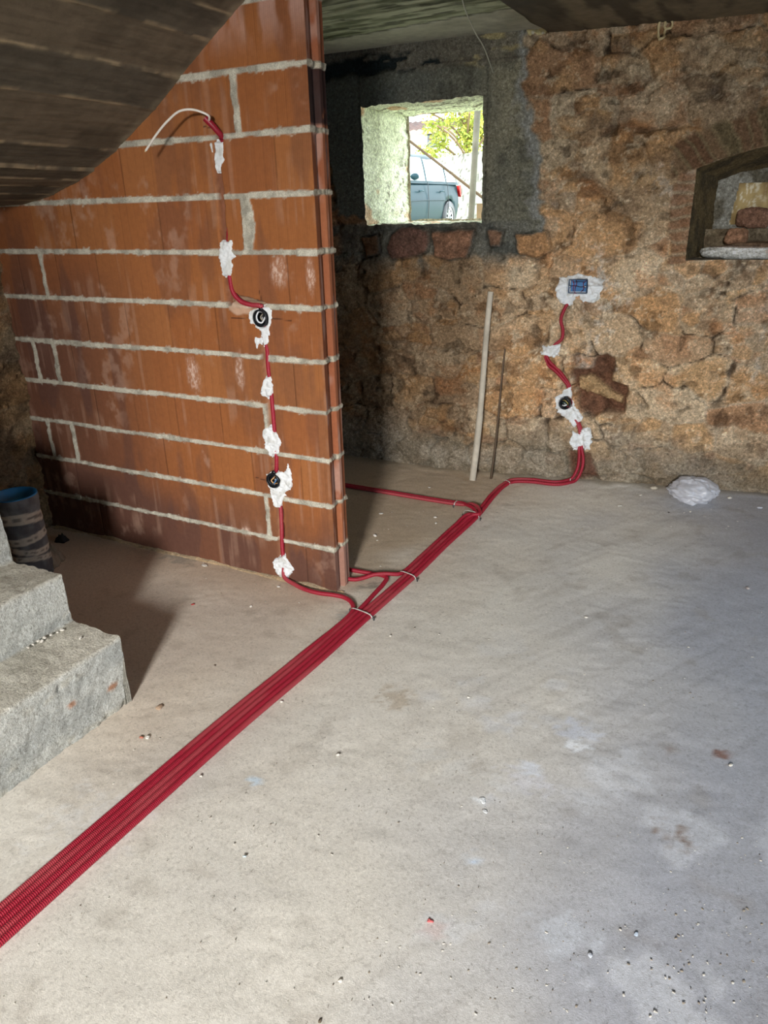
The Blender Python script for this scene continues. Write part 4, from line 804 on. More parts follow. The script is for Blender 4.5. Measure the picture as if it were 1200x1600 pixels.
# ================================================================== HANGING WIRE AND FOAM
A = Acc(); P = spline([on(721, -6, 2, CEIL), on(728, 18, 1, 3.62), on(741, 48, 1, 3.76), on(756, 74, 1, 3.93), on(764, 95, 1, 4.03), on(770, 113, 1, 4.12)], .01)
A.tube(P, .0032, s2l((168, 168, 150)), 6); o = A.obj('hanging_wire', M_PLAST); origin(o, P[0]); tag(o, 'thin pale wire hanging from the ceiling to the wall above the window', 'wire')
def stoneset(px, py, d): p = wallpt(px, py); return np.array([p[0], yw(p[0], p[2])-d, p[2]])
A = Acc(); P = spline([stoneset(px, py, .012) for px, py in ((1047, 27), (1051, 36), (1048, 42), (1040, 46), (1036, 52), (1037, 60), (1032, 62), (1028, 58), (1029, 48), (1031, 38), (1034, 32))], .004)
A.tube(P, .0058+.0012*np.sin(np.arange(len(P))*.6), s2l((206, 190, 146)), 8); A.tube(spline([stoneset(px, py, .012) for px, py in ((1040, 22), (1041, 32), (1038, 41), (1040, 45))], .004), .006, s2l((206, 190, 146)), 8)
o = A.obj('foam_string', M_GYPS); origin(o, P[0]); tag(o, 'looped cream foam string dripping from the top edge of the stone wall', 'foam')
def foam(pl, label, th=.016): 
    o = plaster(pl, 's', th, label, col=(196, 184, 138), seed=int(pl[0][0]), rag=.008); o.name = 'foam_blob'; o['category'] = 'foam'; return o
foam([(1032, 22), (1044, 12), (1066, 12), (1072, 18), (1060, 26), (1048, 32), (1036, 30)], 'cream foam blob above the looped foam string')
foam([(822, 46), (850, 40), (856, 48), (846, 53), (826, 54)], 'cream foam lump at the ceiling above the end of the concrete frame')
foam([(1084, 9), (1104, 5), (1106, 13), (1086, 17)], 'small cream foam lump under the ceiling right of the foam string')
foam([(1134, 4), (1164, 0), (1186, -1), (1184, 8), (1140, 11)], 'long cream foam lump under the ceiling near the right edge')

# ================================================================== PLASTIC BAG
def bag():
    c = on(1078, 786, 2, 0); n, m = 70, 90; th = np.linspace(.02, math.pi-.02, n); ph = np.linspace(0, 2*math.pi, m, endpoint=False)
    T, Pp = np.meshgrid(th, ph, indexing='ij'); x, y, z = np.sin(T)*np.cos(Pp), np.sin(T)*np.sin(Pp), np.cos(T)
    a = fbm(x*2.2+z*1.3+5, y*2.2-z, 3, 911); cr = 1-abs(fbm(x*2.1+y*1.3, z*2.6+y*1.6, 2, 915))*2; cr2 = 1-abs(fbm(x*6+z*3+9, y*6+z*2, 2, 919))*2
    r = 1+.18*a+.10*cr+.02*cr2
    X = x*r*.135; Y = y*r*.115; Z = z*r*.075+.068
    Z = np.maximum(Z, .002+.004*abs(fbm(x*9, y*9, 2, 921))); s = .92-.25*sm(.0, -.13, X)*sm(.0, .12, Z); Z = Z*s
    yaw = -.12; P = np.stack([c[0]+X*math.cos(yaw)-Y*math.sin(yaw), c[1]+.06+X*math.sin(yaw)+Y*math.cos(yaw), Z], -1)
    A = Acc(); A.grid(P, (.8, .83, .9), wrap=True); o = A.obj('plastic_bag', M_BAG); origin(o, (c[0], c[1]+.06, 0)); tag(o, 'crumpled whitish plastic bag on the floor against the stone wall', 'bag')
bag()

# ================================================================== BUCKETS AND RUBBISH UNDER THE STAIRS
def paint_bucket():
    bx, by = -2.925, 1.985; root = empty('paint_bucket', (bx, by, 0)); tag(root, 'tall narrow tub wrapped in grey paper bands, blue inside its rim', 'bucket')
    tilt = np.array([-.018, -.01]); seg = 48; zs = np.linspace(.0, .392, 70); a = np.arange(seg)*2*math.pi/seg
    Z, Aa = np.meshgrid(zs, a, indexing='ij'); r = .078+.018*Z/.39+.0035*fbm(Z*26+np.sin(Aa), Aa*1.2, 3, 931)
    for zc in (.12, .17, .215, .27, .30, .34): r = r-.003*(1-sm(.002, .008, abs(Z-zc-.014*np.sin(Aa+zc*40))))
    c = mix(s2l((120, 122, 124))+np.zeros(Z.shape+(3,)), s2l((96, 96, 98))+0.0, sm(-.3, .4, fbm(Z*12, Aa*2, 3, 933)))
    for zc, w in ((.285, .024), (.205, .018), (.145, .014), (.09, .012)):
        zz = Z-zc-.016*np.sin(Aa+zc*30); band = 1-sm(w-.001, w+.002, abs(zz)); c = mix(c, s2l((206, 198, 182))+0*c, band*.9)
        u = Aa/.05; wd_ = hsh(np.floor(u/5), np.floor(u/5)*0, int(zc*999)); txt = (abs(zz) < w*.3)*(hsh(np.floor(u), np.floor(u)*0, int(zc*77)) > .35)*(wd_ > .35)*band; c = mix(c, s2l((110, 104, 98))+0*c, txt*.8)
    P = np.stack([r*np.cos(Aa)+tilt[0]*Z/.39, r*np.sin(Aa)+tilt[1]*Z/.39, Z], -1); A = Acc(); A.grid(P, c, wrap=True); A.obj('wrapped_body', M_PAPER, root)
    o = np.array([tilt[0], tilt[1], 0]); A = Acc(); A.lathe([(.094, .385), (.097, .392), (.095, .398), (.091, .394), (.087, .30), (0, .30)], o, s2l((40, 130, 190)), 2, 40); A.obj('rim', M_PLAST, root)
    A = Acc(); n = 24
    for i in range(n):
        an = rng.random()*6.28; rr = rng.random()*.07; lump(A, o+np.array([rr*math.cos(an), rr*math.sin(an), .308+rng.random()*.01]), .012+.01*rng.random(), s2l((170, 172, 168)), i)
    A.obj('rubble_filling', M_GYPS, root)
def lump(A, c, r, col, seed, sq=(1, 1, .7), n=8, rough=.35):
    th = np.linspace(0.05, math.pi-.05, n); ph = np.arange(n+3)*2*math.pi/(n+3); T, Pp = np.meshgrid(th, ph, indexing='ij')
    x, y, z = np.sin(T)*np.cos(Pp), np.sin(T)*np.sin(Pp), np.cos(T); rr = r*(1+rough*fbm(x*1.7+seed*3.1, y*1.7+z*1.3, 3, int(seed) % 9999))
    P = np.stack([x*rr*sq[0], y*rr*sq[1], z*rr*sq[2]], -1)+np.array(c); A.grid(P, col, wrap=True)
paint_bucket()
def rock(name, c, r, sq, col, label, cat, seed, m=M_STONE, n=26, rough=.30, lift=None, rot=0.):
    A = Acc(); th = np.linspace(.04, math.pi-.04, n); ph = np.arange(n+8)*2*math.pi/(n+8); T, Pp = np.meshgrid(th, ph, indexing='ij')
    x, y, z = np.sin(T)*np.cos(Pp), np.sin(T)*np.sin(Pp), np.cos(T); mag = (abs(x)**4+abs(y)**4+abs(z)**4)**.25
    rr = r/mag**.75*(1+rough*fbm(x*1.2+seed, y*1.2+z*1.1, 3, seed)+.12*fbm(x*5+seed, y*5+z*4, 3, seed+1))
    X, Y, Z = x*rr*sq[0], y*rr*sq[1], z*rr*sq[2]; X, Y = X*math.cos(rot)-Y*math.sin(rot), X*math.sin(rot)+Y*math.cos(rot)
    Z = Z-Z.min(); P = np.stack([X, Y, Z], -1)+np.array(c)
    cc = None if callable(col) else np.array(s2l(col))
    if cc is None: cc = col(x, y, z)
    else: cc = mix(cc+0*P, cc*.7+0*P, sm(-.1, .5, fbm(x*3+seed, y*3+z*3, 3, seed+5)))
    A.grid(P, cc, wrap=True); o = A.obj(name, m); origin(o, c); return tag(o, label, cat)
def bin_():
    root = empty('dark_bucket', (-3.12, 1.83, .19)); tag(root, 'dark grey rubber bucket half hidden behind the steps at the left edge', 'bucket')
    A = Acc(); A.lathe([(.0, .0), (.085, .0), (.10, .19), (.098, .19), (.083, .01), (0, .01)], (0, 0, 0), s2l((58, 64, 62)), 2, 36); A.obj('body', M_BLACK, root)
    A = Acc(); a = np.linspace(0, 2*math.pi, 40); A.tube(np.stack([.101*np.cos(a), .101*np.sin(a), .19+0*a], -1), .005, s2l((72, 78, 74)), 8, cap=False); A.obj('rim', M_BLACK, root)
bin_()
rock('sandstone_block', (-3.12, 1.83, 0), .105, (1.05, 1.0, .9), (170, 120, 62), 'yellow stone block under the dark bucket at the left edge', 'stone', 951)
def papers():
    def sheet(c, w, l, hgt, col, label, seed, name='paper_bag', yaw=0.):
        u, v = np.meshgrid(np.linspace(-1, 1, 40), np.linspace(-1, 1, 40), indexing='ij')
        z = hgt*(1-np.maximum(abs(u), abs(v))**3)*(.75+.9*abs(fbm(u*1.6+seed, v*1.6, 3, seed)))+.003; X = u*w*(1+.12*fbm(v*2, u*2, 2, seed+1)); Y = v*l*(1+.12*fbm(v*2+4, u*2, 2, seed+2))
        X, Y = X*math.cos(yaw)-Y*math.sin(yaw), X*math.sin(yaw)+Y*math.cos(yaw)
        P = np.stack([X+c[0], Y+c[1], z+c[2]], -1); A = Acc(); A.grid(P, mix(s2l(col)+0*P, s2l(col)*.7+0*P, sm(.0, .4, fbm(u*3, v*3, 3, seed+3)))); Pz = P.copy(); Pz[..., 2] = c[2]+.001; A.grid(Pz, s2l(col), flip=True)
        o = A.obj(name, M_PAPER); origin(o, c); tag(o, label, 'rubbish')
    p = fl(72, 880, 0); sheet((p[0], p[1], 0), .075, .055, .09, (150, 138, 120), 'crumpled beige paper sack at the foot of the wrapped tub', 961, yaw=.4)
    p = fl(28, 884, 0); sheet((p[0], p[1], 0), .09, .06, .06, (140, 118, 92), 'brown paper sack lying left of the wrapped tub foot', 971, yaw=-.3)
    p = fl(66, 893, 0); sheet((p[0]+.01, p[1]-.05, 0), .035, .03, .05, (70, 72, 72), 'dark grey scrap in front of the wrapped tub', 981, 'plastic_scrap', .2)
    p = fl(97, 846, 0); sheet((p[0], p[1], 0), .03, .02, .03, (44, 40, 38), 'small dark scrap on the floor right of the wrapped tub', 991, 'plastic_scrap', .2)
papers()
rock('rubble_stone', (-3.235, 2.12, 0), .10, (.8, 1.0, .9), (120, 92, 66), 'brown rubble stone on the floor behind the wrapped tub', 'stone', 953)

# ================================================================== NICHE
def nz(px, py, z): return on(px, py, 2, z)
def niche():
    # blocking panel at the back, a bright slit left open under it
    x0, x1, z0, z1 = -.352, .54, 1.406, 1.626
    root = empty('wooden_board', (x0, float(yb(x0))+.30, z0)); tag(root, 'old yellowish wooden panel closing the back of the niche above a bright slit', 'board')
    A = Acc(); X, Z = np.meshgrid(np.linspace(x0, x1, 130), np.linspace(z0, z1, 60), indexing='ij'); h = .003*fbm(X*60, Z*5, 3, 1001)+.0015*fbm(X*14, Z*6, 2, 1003)
    X = X+.12*(Z-z0)*(1-sm(x0, x0+.1, X))
    c = mix(s2l((182, 160, 112))+np.zeros(X.shape+(3,)), s2l((134, 108, 66))+0.0, sm(-.3, .5, fbm(X*9, Z*4, 4, 1005))); c = mix(c, s2l((226, 220, 196))+0*c, sm(.1, .5, fbm(X*90, Z*22, 4, 1007, .7))*sm(-.16, -.26, X+.06*fbm(Z*9, X*9, 2, 1008))*.8)
    G = np.stack([X, yb(X)+.30-h, Z], -1)-np.array(root.location); A.grid(G, c); G2 = G+np.array([0, .025, 0]); A.grid(G2, c, flip=True)
    for e in (0, -1): A.grid(np.stack([G[e], G2[e]], 1), np.repeat(c[e][:, None], 2, 1)); A.grid(np.stack([G[:, e], G2[:, e]], 1), np.repeat(c[:, e][:, None], 2, 1))
    A.obj('panel', M_WOOD, root)
    # rough mortar fill above and beside the panel, stone bed below it
    A = Acc(); X, Z = np.meshgrid(np.linspace(NX0-.02, NX1+.02, 220), np.linspace(1.22, 1.93, 130), indexing='ij')
    hh = .012*fbm(X*9, Z*9, 4, 1011)+.005*fbm(X*40, Z*40, 3, 1013); Y = yb(X)+.285-hh; hole = (X > x0+.01+.12*(Z-z0)) & (X < x1-.01) & (Z > 1.396) & (Z < z1-.008) & ((Z > 1.412) | (X > -.15))
    hq = hole[:-1, :-1] & hole[1:, 1:]
    c = mix(s2l((160, 158, 146))+np.zeros(X.shape+(3,)), s2l((112, 106, 90))+0.0, sm(-.3, .4, fbm(X*10, Z*10, 4, 1015)))
    A.grid(np.stack([X, Y, Z], -1), c, ~hq); Y2 = yb(X)+.36; A.grid(np.stack([X, Y2, Z], -1), c, ~hq, flip=True)
    X, T = np.meshgrid(np.linspace(NX0, NX1, 120), np.linspace(.20, .36, 30), indexing='ij'); A.grid(np.stack([X, yb(X)+T, 1.392+.002*fbm(X*20, T*20, 3, 1017)], -1), s2l((160, 154, 138)), flip=True)
    V = np.linspace(0, 1, 16)[None]+0*X[:, :1]; X = X[:, :1]+0*V
    G = np.stack([X, yb(X)+.20+.016*fbm(X*12, V*3, 4, 1019), 1.24+(1.394-1.24)*V], -1); A.grid(G, mix(s2l((142, 128, 104))+0*G, s2l((110, 96, 76))+0*G, sm(-.2, .4, fbm(X*14, V*3, 3, 1021))))
    struct(A.obj('trim_2', M_STONE), 'rough mortar fill round the panel in the niche')
    def slabcol(x, y, z):
        c = mix(s2l((238, 238, 232))+np.zeros(x.shape+(3,)), s2l((212, 212, 204))+0.0, sm(-.2, .4, fbm(x*3, z*3+y, 3, 1031)))
        c = mix(c, s2l((196, 138, 76))+0*c, sm(.30, .42, x+.1*fbm(y*4, z*4, 3, 1033))); c = mix(c, s2l((140, 100, 66))+0*c, sm(.5, .65, z)*.8)
        return mix(c, s2l((100, 62, 40))+0*c, sm(.30, .42, x)*sm(.2, .5, fbm(x*7, z*7, 3, 1035)))
    Y0 = float(yb(-.2))
    rock('limestone_slab', (-.195, Y0+.085, 1.246), .125, (1.75, .55, .28), slabcol, 'long whitish limestone slab with an orange end, lying on the niche ledge', 'stone', 1041, rough=.13, rot=.12, n=40)
    rock('flat_stone', (-.14, Y0+.10, 1.300), .09, (1.7, .7, .17), (138, 112, 88), 'flat brown stone lying on the whitish slab in the niche', 'stone', 1047, rough=.2)
    rock('red_stone', (-.285, Y0+.085, 1.312), .062, (.80, .6, .62), (176, 134, 104), 'small reddish layered stone at the left end of the niche, in front', 'stone', 1043, rough=.3)
    rock('red_stone', (-.222, Y0+.245, 1.392), .072, (1.05, .42, .70), (156, 118, 96), 'larger rounded reddish stone leaning on the panel in the niche', 'stone', 1045, rough=.16, rot=.1)
niche()

# ================================================================== FLOOR DEBRIS
protos = []
for i in range(7):
    A = Acc(); lump(A, (0, 0, .3), .5, (1, 1, 1), i*7+3, (1, .8, .55), 9, .5); o = A.obj('plaster_crumb', M_GYPS); me = o.data; protos.append(me); bpy.data.objects.remove(o)
cmats = {}
def cmat(key, col):
    key = (key, tuple(col))
    if key not in cmats:
        l = []
        for me in protos:
            m = me.copy(); a = m.color_attributes['col']; n = len(m.vertices); c = np.ones((n, 4)); c[:, :3] = s2l(col); a.data.foreach_set('color', c.ravel().astype(np.float32)); l.append(m)
        cmats[key] = l
    return cmats[key]
def crumb(px, py, size, key, col, label, group, flat=1.):
    p = on(px, py, 2, 0); o = bpy.data.objects.new('plaster_crumb' if key != 'red' else 'brick_chip', cmat(key, col)[random.randrange(7)]); COL.objects.link(o)
    o.location = (p[0], p[1], -.0005); o.rotation_euler = (0, 0, random.random()*6.28); o.scale = (size, size, size*flat); tag(o, label, 'debris', group)
W_ = (222, 218, 208); G_ = (170, 160, 146)
named = [(320, 884, .030, 'w', W_, 'white plaster flake on the floor by the foot of the brick wall', .4), (302, 945, .014, 'red', (170, 70, 66), 'small red chip on the floor left of the lowest gypsum lump', .8), (392, 948, .012, 'w', W_, 'pale chip on the floor in front of the lowest gypsum lump', .8),
         (249, 1106, .026, 'g', (186, 160, 136), 'flat tan flake on the floor right of the bottom step', .5), (231, 1153, .016, 'w', W_, 'white crumb among chips right of the bottom step', .8), (221, 1153, .013, 'red', (190, 120, 100), 'pinkish chip beside the white crumb right of the bottom step', .8),
         (314, 1213, .010, 'w', W_, 'pale pebble just right of the conduit bundle, halfway down', .9), (382, 1339, .009, 'w', (206, 222, 226), 'bluish white pebble alone on the floor right of the conduit bundle', .9), (672, 1440, .013, 'red', (206, 110, 110), 'pink and white chip alone on the lower middle floor', .8),
         (532, 1533, .010, 'w', W_, 'white speck near the bottom middle of the floor', .8), (528, 1180, .011, 'w', W_, 'pale pebble on the open floor right of the bundle', .9), (732, 1090, .010, 'w', W_, 'white pebble on the floor below the plastic bag', .8),
         (595, 803, .022, 'w', W_, 'white flake in the half shade behind the brick wall', .5), (586, 838, .020, 'w', W_, 'white crumb in the shade edge behind the brick wall', .9), (680, 809, .016, 'w', W_, 'upper of two pale crumbs left of the conduit bend', .8), (681, 818, .015, 'w', W_, 'lower of two pale crumbs left of the conduit bend', .8),
         (671, 762, .016, 'w', W_, 'white flake on the floor left of the leaning stick', .5), (610, 994, .012, 'w', W_, 'pebble beside the strap of the five conduits', .8), (905, 748, .014, 'w', W_, 'white crumb right of the conduit bend at the wall', .8), (1022, 764, .034, 'w', (206, 200, 184), 'rough pale crumb left of the plastic bag', .8), (1001, 774, .022, 'w', W_, 'white flake left of the rough crumb near the bag', .5),
         (1140, 779, .020, 'w', W_, 'white crumb right of the plastic bag', .9), (1187, 794, .024, 'w', (206, 210, 220), 'pale flat chip near the right edge below the wall', .6), (968, 790, .030, 'w', W_, 'long white flake below the stone wall', .3), (1045, 801, .012, 'g', (60, 52, 46), 'dark chip in front of the plastic bag', .6),
         (1078, 800, .014, 'w', W_, 'white crumb in front of the plastic bag', .9), (916, 965, .016, 'w', W_, 'pale pebble on the open floor right of the bundle strap', .6), (1168, 920, .018, 'w', (190, 180, 176), 'pebble near the right edge, mid floor', .9), (1142, 1196, .014, 'w', W_, 'white pebble right of the rusty stain', .9), (994, 1459, .012, 'w', (206, 222, 240), 'bluish white flake on the lower right floor', .4),
         (922, 1493, .012, 'w', (200, 206, 216), 'pale chip among grit on the lower right floor', .7), (754, 1250, .022, 'w', (230, 234, 236), 'white plaster flake in the middle of the floor', .25), (758, 1268, .016, 'w', (226, 230, 232), 'smaller white flake just below the one in the middle of the floor', .25), (440, 1097, .012, 'w', W_, 'tan chip at the left side of the bundle', .8),
         (435, 917, .016, 'w', W_, 'white flake below the lowest gypsum lump', .5), (500, 1596, .008, 'g', (120, 108, 92), 'dark pebble at the bottom edge of the floor', .7), (336, 1040, .009, 'g', (110, 96, 84), 'dark speck on the floor left of the bundle', .8), (1153, 756, .05, 'g', (150, 146, 132), 'grey stone lump embedded at the foot of the wall right of the bag', .5)]
for a in named: crumb(*a[:5], a[5], None, a[6])
regs = [((560, 1440, 1180, 1590), 70, .0042), ((1000, 1420, 1200, 1600), 34, .0048), ((850, 1300, 1190, 1460), 26, .004), ((140, 1120, 420, 1330), 22, .004), ((600, 940, 1190, 1120), 34, .0055), ((900, 760, 1190, 830), 26, .007), ((560, 790, 720, 900), 18, .0065), ((420, 1240, 900, 1440), 22, .0038), ((250, 870, 520, 960), 14, .006)]
for (x0, y0, x1, y1), n, s in regs:
    for i in range(n):
        px, py = random.uniform(x0, x1), random.uniform(y0, y1); p = on(px, py, 2, 0)
        if abs(px-(600+(950-py)*.98*(1 if py < 960 else 1.08))) < 60 and py < 1480: continue
        if p[0] < -1.79 and p[1] < 1.45: continue
        k = ('w', W_) if random.random() < .6 else ('g', G_); s_ = s*random.uniform(.6, 1.6)
        crumb(px, py, s_, k[0], k[1], 'tiny pale plaster crumb scattered over the concrete floor' if k[0] == 'w' else 'tiny grey-brown grit crumb scattered over the concrete floor', 'pale crumbs strewn on the floor' if k[0] == 'w' else 'grey-brown crumbs strewn on the floor', .55)
A = Acc()
for i in range(1500):
    x, y = rng.uniform(-2.0, .6), rng.uniform(.5, 4.15)
    if i < 700: x, y = rng.uniform(-1.3, .5), rng.uniform(.6, 1.9)
    elif i < 1050: y = float(yb(x))-abs(rng.normal(0, .10))-.03; x = max(x, -2.0)
    if x < -1.79 and y < 2.45: continue
    if BRY-.03 < y < BRY+.15 and x < -1.5: continue
    r = rng.uniform(.0008, .0022); c = s2l([(214, 210, 200), (150, 138, 122), (110, 96, 82)][int(rng.integers(3))])
    V = rng.normal(0, 1, (5, 3)); V /= np.linalg.norm(V, axis=1)[:, None]; V = np.array([(1, 0, 0), (-.5, .85, 0), (-.5, -.85, 0), (0, 0, 1), (0, 0, -.6)])*rng.uniform(.7, 1.3, (5, 1))*r+(x, y, .001)
    A.raw(V, [(0, 1, 3), (1, 2, 3), (2, 0, 3), (1, 0, 4), (2, 1, 4), (0, 2, 4)], c)
o = A.obj('fine_grit', M_GYPS); tag(o, 'fine grit and dust grains strewn over the concrete floor', 'grit', kind='stuff')
# gravelly crumbs on the step
for px, py, zz in ((60, 1003, .258), (70, 998, .258), (80, 993, .258), (52, 1008, .258), (90, 989, .258), (44, 1013, .258), (66, 1003, .258), (98, 986, .258), (126, 998, .258)):
    p = on(px, py, 2, zz); o = bpy.data.objects.new('plaster_crumb', cmat('w', W_)[random.randrange(7)]); COL.objects.link(o); o.location = p; s_ = random.uniform(.008, .015); o.scale = (s_,)*3; o.rotation_euler[2] = random.random()*6
    tag(o, 'pale crumb lying on the bottom step at the foot of the second riser', 'debris', 'crumbs on the bottom step')

# ================================================================== OUTSIDE
GZ = 1.03
def outside():
    A = Acc(); xs = np.linspace(-60, 20, 60); ys = np.linspace(4.72, 70, 60); X, Y = np.meshgrid(xs, ys, indexing='ij')
    c = mix(s2l((214, 210, 196))+np.zeros(X.shape+(3,)), s2l((150, 176, 104))+0.0, sm(.0, .3, fbm(X*.5, Y*.5, 3, 1101)-.3*(Y < 9)))
    A.grid(np.stack([X, Y, GZ+.03*fbm(X, Y, 2, 1103)], -1), c, flip=True); struct(A.obj('ground', M_MATTE), 'gravel and grass yard outside the window')
    # posts
    A = Acc(); a = on(747.5, 150, 1, 5.75); b = on(735.5, 352, 1, 5.60); b = b+(b-a)*((b[2]-GZ+.02)/(a[2]-b[2])); P = np.array([b+(a-b)*t for t in np.linspace(0, 1.12, 30)])
    A.tube(P, .0235, s2l((92, 90, 80))*(1+.3*fbm(np.arange(30)*.6, np.arange(30)*0, 3, 1105))[:, None], 14); o = A.obj('metal_post', M_WOOD); origin(o, P[0]); tag(o, 'grey upright metal post just outside the window', 'post')
    A = Acc(); a = on(628, 211, 1, 5.9); b = on(775, 325, 1, 5.9); d = (b-a); b = a+d*((a[2]-GZ)/(a[2]-b[2])); A.tube([a-d*.3, a, (a+b)/2, b], .0105, s2l((84, 70, 54)), 10); o = A.obj('diagonal_bar', M_WOOD); origin(o, b); tag(o, 'thin brown bar crossing the window view diagonally', 'bar')
    a = on(745, 318, 1, 6.4); A = Acc(); A.box((a[0]+.16, 6.5, (GZ+a[2])/2), (.32, .2, a[2]-GZ), s2l((100, 84, 62))); o = A.obj('wooden_block', M_WOOD, smooth=False); origin(o, (a[0]+.16, 6.5, GZ)); tag(o, 'brown wooden block at the foot of the metal post', 'block')
    # white garden wall
    a = on(690, 246, 1, 22.); b = on(770, 242, 1, 20.); A = Acc(); n, m = 90, 34; T, V = np.meshgrid(np.linspace(-1.2, 1.6, n), np.linspace(0, 1, m), indexing='ij')
    X = a[0]+(b[0]-a[0])*T; Y = a[1]+(b[1]-a[1])*T; tz = a[2]; Z = GZ+(tz-GZ)*V; f1, f2, idn = worley(T*14, Z*3.2, 1107); e = 1-sm(.03, .15, f2-f1)
    cc = mix(s2l((150, 147, 140))+np.zeros(X.shape+(3,)), s2l((62, 60, 57))+0.0, e*.8); A.grid(np.stack([X, Y-.04*(1-e), Z], -1), cc); G = np.stack([X, Y, Z], -1); A.grid(G+np.array([0, .4, 0]), cc, flip=True); A.grid(np.stack([G[:, -1]+(0, -.05, 0), G[:, -1]+(0, .4, 0)], 1), s2l((200, 198, 190)))
    o = A.obj('garden_wall', M_STONE); origin(o, (a[0], a[1], GZ)); tag(o, 'low white stone garden wall behind the parked car', 'garden wall')
outside()
def house():
    y0 = 34.; e0 = on(628, 207, 1, y0); e1 = on(720, 210, 1, y0); rt = on(660, 188, 1, y0+2.5)
    x0, x1 = e0[0]-3, e1[0]+3; ze = e0[2]; zr = rt[2]; root = empty('house', ((x0+x1)/2, y0+3, GZ)); tag(root, 'distant white house with a brown tiled roof and a small window', 'house')
    A = Acc(); A.box(((x0+x1)/2, y0+3.2, (GZ+ze)/2), (x1-x0-.6, 6., ze-GZ), s2l((228, 226, 218))); under(A.obj('walls', M_MATTE, smooth=False), root)
    A = Acc(); X, T = np.meshgrid(np.arange(x0, x1, .05), np.linspace(0, 1, 16), indexing='ij'); rib = .055*np.abs(np.sin(X*math.pi/.30)); step = .03*((T*8) % 1)
    cc = mix(s2l((74, 52, 44))+np.zeros(X.shape+(3,)), s2l((56, 40, 36))+0.0, sm(-.3, .4, fbm(X*3, T*9, 3, 1121))); cc = mix(cc, cc*.5, 1-sm(.0, .02, rib))
    A.grid(np.stack([X, y0-.25+3.4*T, ze+(zr-ze)*T+rib-step], -1), cc, flip=True); A.grid(np.stack([X, y0+6.6-3.4*T, ze+(zr-ze)*T+rib-step], -1), cc)
    G = np.stack([X[:, :2], y0-.25+0*X[:, :2], np.stack([ze-.16+0*X[:, 0], ze+rib[:, 0]], 1)], -1); A.grid(G, s2l((150, 130, 116))); under(A.obj('roof', M_MATTE, smooth=False), root)
    p = on(676, 216, 1, y0+.2); A = Acc(); s = 1.0; A.box((p[0], y0+.18, p[2]), (.62*s, .1, .95*s), s2l((206, 200, 190))); w = under(A.obj('window', M_MATTE, smooth=False), root)
    A = Acc(); A.box((p[0], y0+.14, p[2]), (.46, .06, .78), s2l((60, 70, 78))); g = A.obj('pane', M_GLASSD, smooth=False); g.data.transform(Matrix.Translation(-root.location)); g.parent = w
    A = Acc(); p = on(687, 238, 1, y0+.2); A.box((p[0], y0+.18, p[2]), (.8, .06, 1.6), s2l((178, 172, 164))); under(A.obj('door', M_MATTE, smooth=False), root)
house()
def tree():
    c = on(728, 208, 1, 27.); base = np.array([c[0]+.4, 27., GZ]); root = empty('broadleaf_tree', tuple(base)); tag(root, 'yellow-green leafy tree beside the white house', 'tree')
    A = Acc(); bc = s2l((120, 100, 78)); top = c+np.array([0, 0, .6]); trunk = spline([base, base+(c-base)*.35+np.array([.12, 0, 0]), c+(0, 0, -.3), top], .2); A.tube(trunk, np.linspace(.16, .05, len(trunk)), bc, 8)
    ends = []
    for i in range(16):
        an = i*2.399; s = trunk[int(len(trunk)*(.35+.04*i/1.2)) % len(trunk)]; e = c+np.array([math.cos(an)*1.35, math.sin(an)*1.2, -.5+.1*i]); ends.append(e); A.tube(spline([s, (s+e)/2+(0, 0, .15), e], .2), .035, bc, 6)
    under(A.obj('trunk', M_WOOD), root)
    A = Acc(); V = []; Fc = []; C = []
    for i in range(5200):
        cl = i % 26; cr = np.random.default_rng(cl); cc = c+cr.normal(0, 1, 3)*np.array([.72, .6, .55]); cc[2] += .05
        d = rng.normal(0, 1, 3); d /= np.linalg.norm(d); p = cc+d*(.42*rng.random()**.4); a = rng.normal(0, 1, 3); a /= np.linalg.norm(a); b = np.cross(a, d); b /= np.linalg.norm(b)+1e-9
        l = rng.uniform(.05, .085); n0 = len(V); V += [p-a*l, p-b*l*.45, p+a*l, p+b*l*.45]; Fc.append((n0, n0+1, n0+2, n0+3)); k = rng.random(); C += [s2l((168, 164, 66))*(1-k)+s2l((120, 140, 56))*k]*4
    A.raw(V, Fc, np.array(C)); under(A.obj('foliage', M_LEAF, smooth=False), root)
    # low shrubs under it
    p = on(725, 240, 1, 25.5); A = Acc(); V = []; Fc = []; C = []
    for i in range(1500):
        q = np.array([p[0]+rng.uniform(-1.6, 1.2), 25.5+rng.normal(0, .3), GZ+abs(rng.normal(0, .55))+.2]); a = rng.normal(0, 1, 3); a /= np.linalg.norm(a); b = np.cross(a, rng.normal(0, 1, 3)); b /= np.linalg.norm(b)
        n0 = len(V); l = .08; V += [q-a*l, q-b*l*.5, q+a*l, q+b*l*.5]; Fc.append((n0, n0+1, n0+2, n0+3)); C += [s2l((150, 150, 66))]*4
    A.raw(V, Fc, np.array(C)); o = A.obj('garden_shrub', M_LEAF, smooth=False); origin(o, (p[0], 25.5, GZ)); tag(o, 'low yellow-green shrub below the tree, above the garden wall', 'shrub')
tree()
